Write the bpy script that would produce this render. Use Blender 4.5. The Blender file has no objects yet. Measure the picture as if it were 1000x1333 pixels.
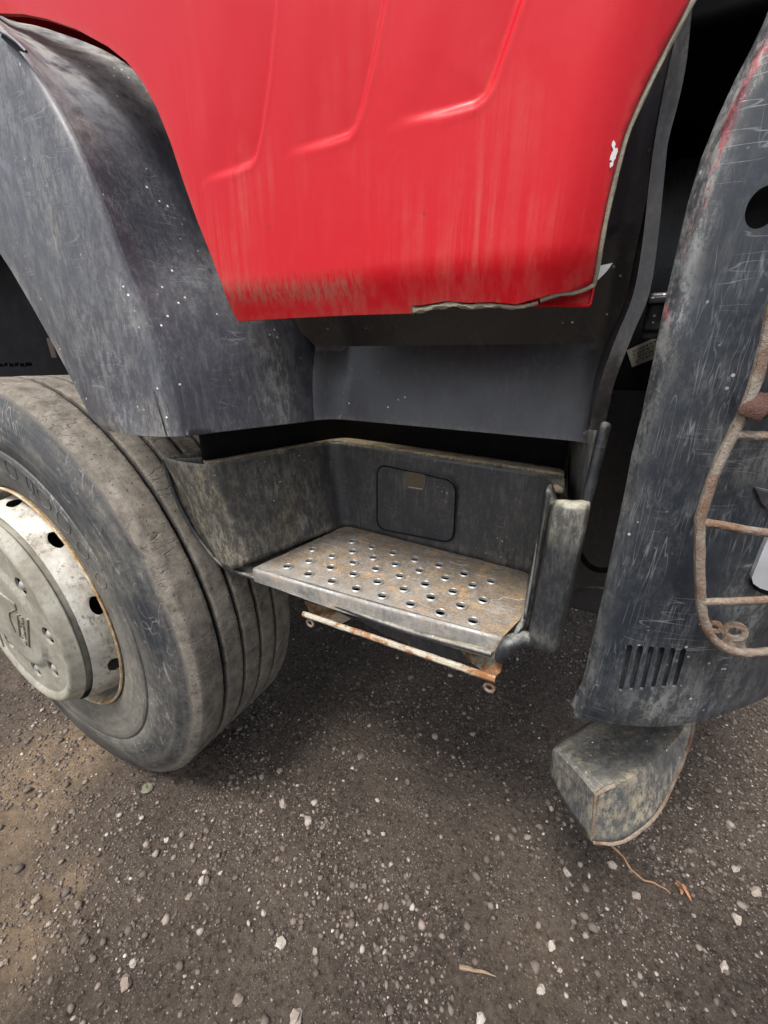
import bpy, bmesh, math, random
import numpy as np
from mathutils import Vector, Matrix, noise
from mathutils.geometry import delaunay_2d_cdt

# ------------------------------------------------------------------ camera, world, sun, exposure
S = bpy.context.scene
PITCH, YAW, ROLL, F, H = 21.2962, 28.1033, 0.1412, 516.22, 1.1148
p_, y_, r_ = map(math.radians, (PITCH, YAW, ROLL))
fwd = Vector((-math.sin(y_)*math.cos(p_), math.cos(y_)*math.cos(p_), -math.sin(p_)))
rt0 = Vector((math.cos(y_), math.sin(y_), 0)); up0 = rt0.cross(fwd)
rt = rt0*math.cos(r_) + up0*math.sin(r_); up = -rt0*math.sin(r_) + up0*math.cos(r_)
cam = bpy.data.cameras.new('camera'); camo = bpy.data.objects.new('camera', cam)
S.collection.objects.link(camo)
M = Matrix((rt, up, -fwd)).transposed().to_4x4(); M.translation = (0, 0, H)
camo.matrix_world = M
cam.sensor_fit = 'HORIZONTAL'; cam.sensor_width = 36; cam.lens = 36*F/1000
cam.clip_start = 0.02; cam.clip_end = 2000
S.camera = camo
CM = np.array([list(rt), list(up), list(fwd)]).T

SUN_EL, SUN_AZ = 66, 190        # azimuth measured clockwise from +Y (into the truck)
w = bpy.data.worlds.new('World'); S.world = w; w.use_nodes = True
nt = w.node_tree; bg = nt.nodes['Background']
sky = nt.nodes.new('ShaderNodeTexSky'); sky.sky_type = 'NISHITA'; sky.sun_disc = False
sky.sun_elevation = math.radians(SUN_EL); sky.sun_rotation = math.radians(SUN_AZ)
sky.air_density = 1.0; sky.dust_density = 4.0; sky.ozone_density = 1.0
hs = nt.nodes.new('ShaderNodeHueSaturation'); hs.inputs['Saturation'].default_value = 0.5
nt.links.new(sky.outputs[0], hs.inputs['Color']); nt.links.new(hs.outputs[0], bg.inputs[0])
bg.inputs[1].default_value = 0.135
sl = bpy.data.lights.new('sun', 'SUN'); so = bpy.data.objects.new('sun', sl); S.collection.objects.link(so)
sl.energy = 2.1; sl.angle = math.radians(15); sl.color = (1, .97, .93)
d = Vector((math.sin(math.radians(SUN_AZ))*math.cos(math.radians(SUN_EL)),
            math.cos(math.radians(SUN_AZ))*math.cos(math.radians(SUN_EL)), math.sin(math.radians(SUN_EL))))
so.rotation_euler = d.to_track_quat('Z', 'Y').to_euler()
S.view_settings.view_transform = 'Standard'; S.view_settings.look = 'None'
S.view_settings.gamma = 1; S.view_settings.exposure = 1.0; S.view_settings.use_curve_mapping = False
random.seed(7); rng = np.random.default_rng(7)

# ------------------------------------------------------------------ helpers: points
def ray(px, py): return CM @ np.array([px-500, 666.5-py, F])
def atY(px, py, Y): r = ray(px, py); return r*(Y/r[1]) + np.array([0, 0, H])
def atZ(px, py, Z): r = ray(px, py); return r*((Z-H)/r[2]) + np.array([0, 0, H])
def atS(px, py, g):
    Y = .45
    for _ in range(25):
        q = atY(px, py, Y); Y = .5*Y + .5*float(g(q[0], q[2]))
    return atY(px, py, Y)
def xz(pts, g):
    return [(lambda q: (q[0], q[2]))(atS(x, y, g) if callable(g) else atY(x, y, g)) for x, y in pts]

# ------------------------------------------------------------------ helpers: objects
TRUCK_LOC = Vector((-0.6, 1.5, 0))
def link(name, me, mat, parent=None, smooth=True, ang=38, loc=None):
    o = bpy.data.objects.new(name, me); S.collection.objects.link(o)
    if mat and not me.materials: me.materials.append(mat)
    if parent is not None:
        o.parent = parent
        o.matrix_parent_inverse = world_of(parent).inverted()
    if loc is not None: o.location = loc
    if smooth:
        me.shade_smooth()
        try: me.set_sharp_from_angle(angle=math.radians(ang))
        except Exception: pass
    return o
def world_of(o):
    m = o.matrix_basis.copy()
    if o.parent: m = world_of(o.parent) @ o.matrix_parent_inverse @ m
    return m
def tag(o, label=None, cat=None, group=None, kind=None):
    for k, v in (('label', label), ('category', cat), ('group', group), ('kind', kind)):
        if v: o[k] = v
    return o
def mesh(name, V, Fc, attr=None):
    me = bpy.data.meshes.new(name); me.from_pydata([tuple(v) for v in V], [], Fc); me.update()
    if attr:
        for k, a in attr.items():
            at = me.attributes.new(k, 'FLOAT', 'POINT'); at.data.foreach_set('value', np.asarray(a, dtype=np.float32))
    return me
def inpoly(P, L):
    L = np.asarray(L); x, y = P[:, 0], P[:, 1]; ins = np.zeros(len(P), bool); j = len(L)-1
    for i in range(len(L)):
        xi, yi = L[i]; xj, yj = L[j]
        if yi != yj:
            ins ^= ((yi > y) != (yj > y)) & (x < (xj-xi)*(y-yi)/(yj-yi)+xi)
        j = i
    return ins
def pdist(P, L, closed=True):
    """distance to a polyline, side (+ left of travel) and arc position"""
    L = np.asarray(L, float); n = len(L); best = np.full(len(P), 1e9); side = np.zeros(len(P)); arc = np.zeros(len(P)); acc = 0
    for i in range(n if closed else n-1):
        a = L[i]; b = L[(i+1) % n]; e = b-a; l2 = max(e@e, 1e-12); l = math.sqrt(l2)
        t = np.clip(((P-a)@e)/l2, 0, 1); q = P-a-np.outer(t, e); dd = np.hypot(q[:, 0], q[:, 1])
        m = dd < best-1e-9
        best[m] = dd[m]; cr = e[0]*(P[:, 1]-a[1])-e[1]*(P[:, 0]-a[0]); side[m] = np.sign(cr[m]); arc[m] = acc+t[m]*l
        acc += l
    return best, side, arc/acc
def resample(L, sp):
    out = []
    for i in range(len(L)):
        a = np.array(L[i]); b = np.array(L[(i+1) % len(L)]); n = max(1, int(np.hypot(*(b-a))/sp))
        for k in range(n): out.append(a+(b-a)*k/n)
    return np.array(out)
def smoothloop(L, it=2, keep=()):
    for _ in range(it):
        o = []
        for i in range(len(L)):
            a, b = np.array(L[i]), np.array(L[(i+1) % len(L)])
            o += [a*.75+b*.25, a*.25+b*.75]
        L = o
    return L
def crom(P, n=6):
    """open smooth curve through points"""
    P = [np.array(p, float) for p in P]; P = [2*P[0]-P[1]] + P + [2*P[-1]-P[-2]]; out = []
    for i in range(1, len(P)-2):
        for k in range(n):
            t = k/n; a, b, c, e = P[i-1], P[i], P[i+1], P[i+2]
            out.append(.5*((2*b)+(c-a)*t+(2*a-5*b+4*c-e)*t*t+(3*b-a-3*c+e)*t**3))
    out.append(P[-2]); return out
def triangulate(outline, holes, sp):
    lo = resample(outline, sp); loops = [lo]+[np.asarray(h, float) for h in holes]
    pts = list(np.vstack(loops)); edges = []; k = 0
    for l in loops:
        n = len(l); edges += [(k+i, k+(i+1) % n) for i in range(n)]; k += n
    mn, mx = lo.min(0), lo.max(0)
    gx, gy = np.meshgrid(np.arange(mn[0], mx[0], sp), np.arange(mn[1], mx[1], sp*.92))
    gx = gx + (np.arange(gx.shape[0]) % 2)[:, None]*sp*.5
    G = np.stack([gx.ravel(), gy.ravel()], 1); G = G[inpoly(G, lo)]
    if len(G): G = G[pdist(G, lo)[0] > sp*.55]
    for h in loops[1:]:
        if len(G):
            G = G[~inpoly(G, h)]; G = G[pdist(G, h)[0] > sp*.35]
    pts += list(G)
    v, e, f, _, _, _ = delaunay_2d_cdt([Vector((float(p[0]), float(p[1]))) for p in pts], edges, [], 1, 1e-7)
    V = np.array([list(x) for x in v]); f = [tuple(x) for x in f if len(x) == 3]
    c = V[np.array(f)].mean(1); keep = inpoly(c, lo)
    for h in loops[1:]: keep &= ~inpoly(c, h)
    return V, [t for t, kk in zip(f, keep) if kk]
def sheet(name, outline, S3, mat, parent, sp=.01, holes=(), th=.003, back=(0, 1, 0), wear=None, flip=False, ang=38):
    V, T = triangulate(outline, holes, sp)
    P = S3(V); n = len(P)
    B = P + np.asarray(back)*th
    cnt = {}
    for t in T:
        for i in range(3):
            a, b = t[i], t[(i+1) % 3]; cnt[(a, b)] = cnt.get((a, b), 0)+1
    Fc = [t for t in T] + [(t[2]+n, t[1]+n, t[0]+n) for t in T]
    for (a, b) in cnt:
        if (b, a) not in cnt: Fc.append((b, a, a+n, b+n))
    at = None
    dO = pdist(V, resample(outline, sp*2))[0]
    wv = wear(V, dO, P) if wear else np.zeros(n)
    at = {'wear': np.concatenate([wv, wv])}
    me = mesh(name, np.vstack([P, B]), Fc, at)
    bm = bmesh.new(); bm.from_mesh(me); bmesh.ops.recalc_face_normals(bm, faces=bm.faces); bm.to_mesh(me); bm.free()
    return link(name, me, mat, parent, ang=ang)
def gsurf(g, disp=None):
    def f(V):
        Y = g(V[:, 0], V[:, 1])
        if disp is not None: Y = Y+disp(V)
        return np.stack([V[:, 0], Y, V[:, 1]], 1)
    return f
def grid(rows, closed=False):
    """rows of equal-length point lists -> verts, faces"""
    R = len(rows); Cn = len(rows[0]); V = [p for r in rows for p in r]; Fc = []
    for i in range(R if closed else R-1):
        for j in range(Cn-1):
            a = i*Cn+j; b = ((i+1) % R)*Cn+j; Fc.append((a, a+1, b+1, b))
    return V, Fc
def lathe(name, prof, mat, parent, seg=160, axis=(-1.155, .535), fn=None, ang=38):
    """profile (Y, r) turned about the wheel axle (parallel to Y)"""
    rows = []
    for i in range(seg):
        a = 2*math.pi*i/seg; r = []
        for j, (Y, R) in enumerate(prof):
            if fn: Y, R = fn(a, j, Y, R)
            r.append((axis[0]+R*math.cos(a), Y, axis[1]+R*math.sin(a)))
        rows.append(r)
    V, Fc = grid(rows, True)
    me = mesh(name, V, Fc)
    bm = bmesh.new(); bm.from_mesh(me); bmesh.ops.recalc_face_normals(bm, faces=bm.faces); bm.to_mesh(me); bm.free()
    return link(name, me, mat, parent, ang=ang)
def box_bm(bm, lo, hi, bev=0, mat4=None):
    r = bmesh.ops.create_cube(bm, size=1); vs = r['verts']
    for v in vs:
        v.co = Vector([(lo[i]+hi[i])/2 + v.co[i]*(hi[i]-lo[i]) for i in range(3)])
    if bev: 
        es = list({e for v in vs for e in v.link_edges})
        r2 = bmesh.ops.bevel(bm, geom=es, offset=bev, segments=3, affect='EDGES', profile=.5)
        vs = list({v for f in r2['faces'] for v in f.verts})
    return vs
def box(name, lo, hi, mat, parent, bev=.003, rot=None):
    bm = bmesh.new(); box_bm(bm, lo, hi, bev)
    if rot: bmesh.ops.transform(bm, verts=bm.verts, matrix=rot)
    me = bpy.data.meshes.new(name); bm.to_mesh(me); bm.free()
    return link(name, me, mat, parent)
def poly_prism(name, pts, th, mat, parent, bev=0):
    """a 3-D polygon given thickness vector th"""
    n = len(pts); V = [np.array(p, float) for p in pts]; V += [v+np.array(th) for v in V]
    Fc = [tuple(range(n)), tuple(range(2*n-1, n-1, -1))] + [(i, i+n, (i+1) % n+n, (i+1) % n) for i in range(n)]
    me = mesh(name, V, Fc); bm = bmesh.new(); bm.from_mesh(me); bmesh.ops.recalc_face_normals(bm, faces=bm.faces)
    if bev: bmesh.ops.bevel(bm, geom=bm.edges[:], offset=bev, segments=2, affect='EDGES')
    bm.to_mesh(me); bm.free()
    return link(name, me, mat, parent)
def tube_geo(path, rad, seg=12, jit=0):
    P = [Vector(p) for p in path]; rows = []; nrm = None
    for i, p in enumerate(P):
        t = (P[min(i+1, len(P)-1)]-P[max(i-1, 0)]).normalized()
        if nrm is None: nrm = t.orthogonal().normalized()
        nrm = (nrm-t*nrm.dot(t)).normalized(); b = t.cross(nrm)
        rr = rad(i/(len(P)-1)) if callable(rad) else rad
        rows.append([p+(nrm*math.cos(a)+b*math.sin(a))*rr*(1+jit*(noise.noise(Vector((p.x*90+a, p.y*90, p.z*90))))) for a in [2*math.pi*k/seg for k in range(seg+1)]])
    V, Fc = grid(rows); n = seg+1
    Fc.append(tuple(range(n-1))[::-1]); Fc.append(tuple(range((len(rows)-1)*n, len(rows)*n-1)))
    return [tuple(v) for v in V], Fc
def tube(name, path, rad, mat, parent, seg=12, jit=0):
    V, Fc = tube_geo(path, rad, seg, jit); me = mesh(name, V, Fc)
    bm = bmesh.new(); bm.from_mesh(me); bmesh.ops.remove_doubles(bm, verts=bm.verts, dist=1e-6)
    bmesh.ops.recalc_face_normals(bm, faces=bm.faces); bm.to_mesh(me); bm.free()
    return link(name, me, mat, parent)
def ss(a, b, x): t = np.clip((x-a)/(b-a), 0, 1); return t*t*(3-2*t)
def vnoise(x, y, seed=0):
    xi = np.floor(x).astype(np.int64); yi = np.floor(y).astype(np.int64); fx = x-xi; fy = y-yi
    def h(a, b):
        n = (a*374761393 + b*668265263 + seed*1442695041) & 0xffffffff
        n = ((n ^ (n >> 13))*1274126177) & 0xffffffff
        return ((n ^ (n >> 16)) & 0xffff)/65535.
    u = fx*fx*(3-2*fx); v = fy*fy*(3-2*fy)
    return (h(xi, yi)*(1-u)+h(xi+1, yi)*u)*(1-v)+(h(xi, yi+1)*(1-u)+h(xi+1, yi+1)*u)*v

# ------------------------------------------------------------------ helpers: materials
class NT:
    def __init__(s, name):
        s.m = bpy.data.materials.new(name); s.m.use_nodes = True; s.t = s.m.node_tree
        s.b = s.t.nodes['Principled BSDF']; s.co = s.t.nodes.new('ShaderNodeTexCoord').outputs['Object']
    def n(s, ty): return s.t.nodes.new(ty)
    def put(s, sock, v):
        if hasattr(v, 'is_linked'): s.t.links.new(v, sock)
        elif isinstance(v, (tuple, list)) and len(v) == 3 and sock.type == 'RGBA': sock.default_value = (*v, 1)
        else: sock.default_value = v
    def map(s, sc=(1, 1, 1), rot=(0, 0, 0), loc=(0, 0, 0), vec=None):
        k = s.n('ShaderNodeMapping'); s.put(k.inputs[0], vec or s.co); k.inputs['Scale'].default_value = sc
        k.inputs['Rotation'].default_value = rot; k.inputs['Location'].default_value = loc; return k.outputs[0]
    def noise(s, sc, det=6, ro=.6, vec=None, dis=0):
        k = s.n('ShaderNodeTexNoise'); s.put(k.inputs['Vector'], vec or s.co); k.inputs['Scale'].default_value = sc
        k.inputs['Detail'].default_value = det; k.inputs['Roughness'].default_value = ro; k.inputs['Distortion'].default_value = dis
        return k.outputs[0]
    def vor(s, sc, vec=None, out='Distance', feat='F1'):
        k = s.n('ShaderNodeTexVoronoi'); k.feature = feat; s.put(k.inputs['Vector'], vec or s.co); k.inputs['Scale'].default_value = sc
        return k.outputs[out]
    def mr(s, v, a, b, c=0., d_=1.):
        k = s.n('ShaderNodeMapRange'); s.put(k.inputs[0], v)
        for i, x in enumerate((a, b, c, d_)): k.inputs[i+1].default_value = x
        return k.outputs[0]
    def ma(s, op, a, b=0., cl=False):
        k = s.n('ShaderNodeMath'); k.operation = op; k.use_clamp = cl; s.put(k.inputs[0], a); s.put(k.inputs[1], b); return k.outputs[0]
    def mix(s, f, a, b):
        k = s.n('ShaderNodeMix'); k.data_type = 'RGBA'; s.put(k.inputs[0], f); s.put(k.inputs[6], a); s.put(k.inputs[7], b); return k.outputs[2]
    def attr(s, nm):
        k = s.n('ShaderNodeAttribute'); k.attribute_name = nm; return k.outputs['Fac']
    def bump(s, h, st=.3, dist=.002, nrm=None):
        k = s.n('ShaderNodeBump'); k.inputs['Strength'].default_value = st; k.inputs['Distance'].default_value = dist
        s.put(k.inputs['Height'], h)
        if nrm: s.put(k.inputs['Normal'], nrm)
        return k.outputs[0]
    def geoz(s):
        k = s.n('ShaderNodeNewGeometry'); x = s.n('ShaderNodeSeparateXYZ'); s.t.links.new(k.outputs['Normal'], x.inputs[0]); return x.outputs[2]
    def out(s, **kw):
        for k, v in kw.items(): s.put(s.b.inputs[k.replace('_', ' ')], v)
        return s.m
def hair(n, sc, vec, w_=.012, lo=.5, hi=.62, msc=7):
    """thin scribbled scratches: contour lines of a noise, broken up by another"""
    a = n.ma('ABSOLUTE', n.ma('SUBTRACT', n.noise(sc, 1.2, .5, vec), .5))
    l = n.mr(a, 0, w_, 1, 0)
    return n.ma('MULTIPLY', l, n.mr(n.noise(msc, 3, .6), lo, hi))
def plastic(name, base=(.028, .031, .037), dust=(.30, .29, .26), amt=.5, streak=.5, scr=.6, speck=.5, rough=.36, tilt=0., wcol=None, upk=.75, spec=.5):
    n = NT(name)
    wr = n.attr('wear')
    big = n.mr(n.noise(8, 10, .72), .40, .68)
    fine = n.mr(n.noise(150, 8, .86, n.map((1, 1, .45))), .47, .60)
    v1 = n.map((70, 70, 8), (0, tilt, 0)); st = n.mr(n.noise(1.4, 8, .74, v1, .4), .50, .70)
    stm = n.mr(n.noise(9, 5, .65), .44, .62)
    film = n.ma('MULTIPLY', n.ma('MULTIPLY', big, fine), amt)
    stv = n.ma('MULTIPLY', n.ma('MULTIPLY', st, stm), streak)
    sc1 = hair(n, 1.0, n.map((95, 95, 5), (0, tilt+.2, 0)), .010, .5, .6, 13)
    sc2 = hair(n, 1.0, n.map((11, 11, 95), (0, -.25, 0), (3, 1, 2)), .014, .52, .62, 15)
    sc3 = hair(n, 1.0, n.map((230, 230, 26), (0, .5, 0), (1, 4, 2)), .035, .46, .62, 18)
    scr_ = n.ma('MULTIPLY', n.ma('ADD', n.ma('ADD', sc1, sc2), n.ma('MULTIPLY', sc3, .6), True), scr, True)
    vd = n.vor(95); sp = n.ma('MULTIPLY', n.mr(vd, .10, .16, 1, 0), n.mr(n.vor(95, None, 'Color'), .68, .72))
    sp = n.ma('MULTIPLY', sp, n.ma('MULTIPLY', n.mr(n.noise(9, 3, .6), .47, .56), speck))
    wn = n.ma('MULTIPLY', wr, n.ma('ADD', .16, n.ma('MULTIPLY', n.mr(n.noise(75, 10, .86, n.map((1, 1, .42))), .47, .56), n.mr(n.noise(10, 5, .6), .35, .6, .25, .95))), True)
    up_ = n.mr(n.geoz(), .35, .95, 0, upk)
    upn = n.ma('MULTIPLY', up_, n.mr(n.noise(45, 6, .7), .35, .6))
    tot = n.ma('ADD', n.ma('ADD', film, stv, True), n.ma('ADD', n.ma('MULTIPLY', wn, .75), upn, True), True)
    dcol = n.mix(n.mr(n.noise(13, 4, .6), .4, .7), dust, tuple(min(1, c*k) for c, k in zip(dust, (1.2, 1.1, .9))))
    if wcol:
        dcol = n.mix(n.ma('MULTIPLY', n.mr(wr, .72, .95), n.mr(n.noise(34, 6, .7, n.map((1.4, 1, .35), (0, .25, 0), (5, 2, 9))), .53, .60), True), dcol, wcol)
    basev = n.mix(n.noise(3, 3, .5), base, tuple(c*1.45 for c in base))
    c = n.mix(tot, basev, dcol)
    c = n.mix(n.ma('MULTIPLY', scr_, .38), c, (.36, .37, .38)); c = n.mix(sp, c, (.75, .76, .75))
    ro = n.ma('ADD', n.ma('MULTIPLY', tot, .4), n.mr(n.noise(11, 4, .6), .3, .7, rough-.05, rough+.12), True)
    h = n.ma('ADD', n.ma('MULTIPLY', n.noise(900, 2, .5), .35), n.ma('ADD', n.ma('MULTIPLY', tot, .8), n.ma('MULTIPLY', scr_, -.5)))
    return n.out(Base_Color=c, Roughness=ro, Normal=n.bump(h, .35, .0007), Specular_IOR_Level=spec)
def m_red():
    n = NT('red_paint')
    wr = n.attr('wear')
    v = n.map((70, 70, 4)); st = n.mr(n.noise(1, 6, .65, v, .2), .44, .72)
    stm = n.mr(n.noise(7, 4, .6), .42, .66)
    z = n.n('ShaderNodeSeparateXYZ'); n.put(z.inputs[0], n.co)
    low = n.mr(z.outputs[2], 1.42, 1.18, .12, 1)
    s1 = n.ma('MULTIPLY', n.ma('MULTIPLY', st, stm), low)
    fine = n.mr(n.noise(160, 5, .75), .5, .78)
    film = n.ma('MULTIPLY', n.ma('MULTIPLY', n.mr(n.noise(4, 8, .7), .4, .65), n.mr(n.noise(90, 5, .8), .35, .7)), .05)
    grime = n.ma('MULTIPLY', wr, n.mr(n.noise(60, 9, .82, n.map((3, 3, .6))), .42, .58), True)
    tot = n.ma('ADD', n.ma('MULTIPLY', n.ma('MULTIPLY', s1, .75), n.mr(fine, 0, 1, .55, 1)), film, True)
    c = n.mix(n.noise(2.5, 3, .5), (.43, .003, .009), (.50, .005, .013))
    c = n.mix(n.ma('MULTIPLY', tot, .55), c, (.50, .30, .22))
    c = n.mix(n.ma('MULTIPLY', grime, .65), c, (.25, .125, .085))
    chips = n.ma('MULTIPLY', n.mr(n.vor(70), .09, .14, 1, 0), n.mr(n.vor(70, None, 'Color'), .90, .93))
    c = n.mix(n.ma('MULTIPLY', chips, .6), c, (.12, .03, .03))
    c2 = hair(n, 1.0, n.map((5, 5, 18), (0, .2, 0), (7, 1, 3)), .003, .56, .64, 5)
    c = n.mix(n.ma('MULTIPLY', c2, .35), c, (.25, .02, .02))
    ro = n.ma('ADD', n.ma('MULTIPLY', n.ma('ADD', tot, grime, True), .35), n.mr(n.noise(14, 5, .6), .3, .7, .27, .40), True)
    h = n.ma('ADD', n.ma('MULTIPLY', n.noise(420, 2, .5), .3), n.ma('MULTIPLY', n.noise(9, 2, .5), 4.))
    return n.out(Base_Color=c, Roughness=ro, Normal=n.bump(h, .12, .0006), Specular_IOR_Level=.20,
                 Coat_Weight=.07, Coat_Roughness=n.mr(n.ma('ADD', tot, grime, True), 0, 1, .22, .6))
def m_tyre(tread=False):
    n = NT('tread_rubber' if tread else 'sidewall_rubber')
    if tread:
        c = n.mix(n.mr(n.noise(30, 8, .75), .35, .7), (.10, .088, .073), (.26, .232, .195))
        sep = n.n('ShaderNodeSeparateXYZ'); n.put(sep.inputs[0], n.co)
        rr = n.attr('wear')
        c = n.mix(rr, c, (.008, .008, .009))  # near-black colour wherever the mask marks the grooves
        cr = n.ma('MULTIPLY', hair(n, 1.0, n.map((60, 10, 60)), .02, .50, .60, 12), .7)
        c = n.mix(n.ma('MULTIPLY', cr, .28), c, (.03, .027, .022))
        pit = n.ma('MULTIPLY', n.mr(n.vor(120), .15, .25, 1, 0), n.mr(n.vor(120, None, 'Color'), .7, .75))
        c = n.mix(n.ma('MULTIPLY', pit, .6), c, (.035, .032, .03))
        h = n.ma('ADD', n.ma('ADD', n.noise(55, 8, .75), n.ma('MULTIPLY', n.noise(500, 3, .6), .3)), n.ma('MULTIPLY', n.ma('ADD', cr, pit), -1.))
        return n.out(Base_Color=c, Roughness=.93, Normal=n.bump(h, .8, .003), Specular_IOR_Level=.2)
    wr = n.attr('wear')
    k = n.n('ShaderNodeVectorMath'); k.operation = 'SUBTRACT'; n.put(k.inputs[0], n.co); k.inputs[1].default_value = (-1.155, 0, .535)
    sp = n.n('ShaderNodeSeparateXYZ'); n.put(sp.inputs[0], k.outputs[0])
    R = n.ma('SQRT', n.ma('ADD', n.ma('MULTIPLY', sp.outputs[0], sp.outputs[0]), n.ma('MULTIPLY', sp.outputs[2], sp.outputs[2])))
    A = n.ma('ARCTAN2', sp.outputs[2], sp.outputs[0])
    cv = n.n('ShaderNodeCombineXYZ'); n.put(cv.inputs[0], n.ma('MULTIPLY', R, 90)); n.put(cv.inputs[1], n.ma('MULTIPLY', A, 2.2))
    ring = n.mr(n.noise(1, 5, .6, cv.outputs[0]), .45, .75)
    d = n.ma('ADD', n.ma('MULTIPLY', n.ma('MULTIPLY', n.mr(n.noise(7, 9, .75), .40, .62), n.mr(n.noise(110, 8, .85), .36, .62)), .75), n.ma('MULTIPLY', ring, .35), True)
    # brown mud film on the lower inner half of the sidewall
    low = n.ma('MULTIPLY', n.mr(R, .455, .36, 0, 1), n.mr(sp.outputs[2], .1, -.12, .35, 1))
    d = n.ma('ADD', d, n.ma('MULTIPLY', low, n.ma('MULTIPLY', n.mr(n.noise(16, 9, .8), .3, .6, .25, .8), n.mr(n.noise(150, 6, .85), .35, .6, .5, 1.))), True)
    c = n.mix(d, (.020, .024, .030), (.165, .152, .125))
    sc = n.ma('ADD', hair(n, 1.0, n.map((22, 22, 22)), .012, .5, .58, 9), hair(n, 1.0, n.map((60, 20, 12), (0, .6, 0)), .02, .52, .6, 13), True)
    c = n.mix(n.ma('MULTIPLY', sc, .5), c, (.30, .29, .27)); c = n.mix(wr, c, (.15, .13, .11))
    h = n.ma('ADD', n.ma('ADD', n.noise(60, 7, .7), n.ma('MULTIPLY', ring, .4)), n.ma('MULTIPLY', sc, -.6))
    return n.out(Base_Color=c, Roughness=n.mr(d, 0, 1, .5, .9), Normal=n.bump(h, .4, .0015), Specular_IOR_Level=.4)
def m_cream(name, base, mud, spot=0., amt=.6, rough=.5):
    n = NT(name)
    d = n.mr(n.noise(9, 8, .7), .40, .68)
    c = n.mix(n.ma('MULTIPLY', d, amt), base, mud)
    if spot:
        p1 = n.mr(n.noise(110, 8, .82, n.map((1, 1, .5))), .52, .57); p1 = n.ma('MULTIPLY', p1, n.mr(n.noise(14, 4, .6), .42, .55))
        c = n.mix(n.ma('MULTIPLY', p1, spot), c, (.13, .12, .10))
    sc = hair(n, 1.0, n.map((20, 20, 20)), .012, .48, .58, 8)
    c = n.mix(n.ma('MULTIPLY', sc, .35), c, (.16, .13, .10))
    h = n.ma('ADD', n.noise(80, 6, .7), n.ma('MULTIPLY', n.noise(9, 3, .5), 2))
    return n.out(Base_Color=c, Roughness=n.mr(d, 0, 1, rough, rough+.3), Normal=n.bump(h, .35, .001))
def m_rust(name, base=(.42, .38, .31), r1=(.30, .14, .06), r2=(.13, .055, .025), a=.46, b=.6, metal=0.):
    n = NT(name)
    k = n.mr(n.noise(34, 8, .72), a, b)
    rc = n.mix(n.noise(90, 5, .7), r1, r2)
    c = n.mix(k, base, rc); c = n.mix(n.ma('MULTIPLY', n.mr(n.noise(210, 4, .7), .55, .7), .5), c, (.09, .07, .055))
    return n.out(Base_Color=c, Roughness=n.mr(k, 0, 1, .55, .95), Metallic=metal, Normal=n.bump(n.ma('ADD', n.noise(150, 7, .75), n.ma('MULTIPLY', n.noise(420, 3, .7), .5)), .9, .003))
def m_tray():
    n = NT('worn_aluminium')
    sep = n.n('ShaderNodeSeparateXYZ'); n.put(sep.inputs[0], n.co)
    wr = n.attr('wear')
    m = n.ma('MULTIPLY', wr, n.mr(n.noise(24, 10, .84), .34, .50), True)
    sand = n.ma('MULTIPLY', n.mr(n.noise(26, 7, .75, n.map((1, 1, 1), (0, 0, 0), (4, 4, 4))), .50, .62), wr)
    grain = n.mr(n.noise(420, 3, .7), .35, .7)
    dirt = n.mix(grain, (.10, .078, .055), (.30, .235, .165))
    sandc = n.mix(grain, (.22, .14, .075), (.46, .32, .18))
    c = n.mix(n.mr(n.noise(60, 6, .7, n.map((3, 1, 1))), .35, .7), (.30, .30, .29), (.50, .50, .48))
    c = n.mix(m, c, dirt); c = n.mix(sand, c, sandc)
    smu = n.ma('MULTIPLY', n.mr(n.noise(15, 7, .7), .46, .7), .6); c = n.mix(smu, c, (.14, .12, .095))
    sc = hair(n, 1.0, n.map((9, 60, 60), (0, 0, .2)), .015, .45, .6, 12); c = n.mix(n.ma('MULTIPLY', sc, .4), c, (.8, .8, .8))
    dd = n.ma('ADD', n.ma('ADD', m, sand, True), smu, True)
    h = n.ma('ADD', n.ma('MULTIPLY', n.noise(500, 3, .7), dd), n.ma('MULTIPLY', dd, .8))
    return n.out(Base_Color=c, Metallic=n.mr(dd, 0, .8, .85, 0), Roughness=n.mr(dd, 0, 1, .36, .95), Normal=n.bump(h, .5, .0015))
def m_flat(name, c, rough=.6, metal=0., var=.25, bump=.2):
    n = NT(name)
    cc = n.mix(n.noise(40, 6, .7), c, tuple(x*(1-var) for x in c))
    return n.out(Base_Color=cc, Roughness=rough, Metallic=metal, Normal=n.bump(n.noise(200, 4, .6), bump, .001))
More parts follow.
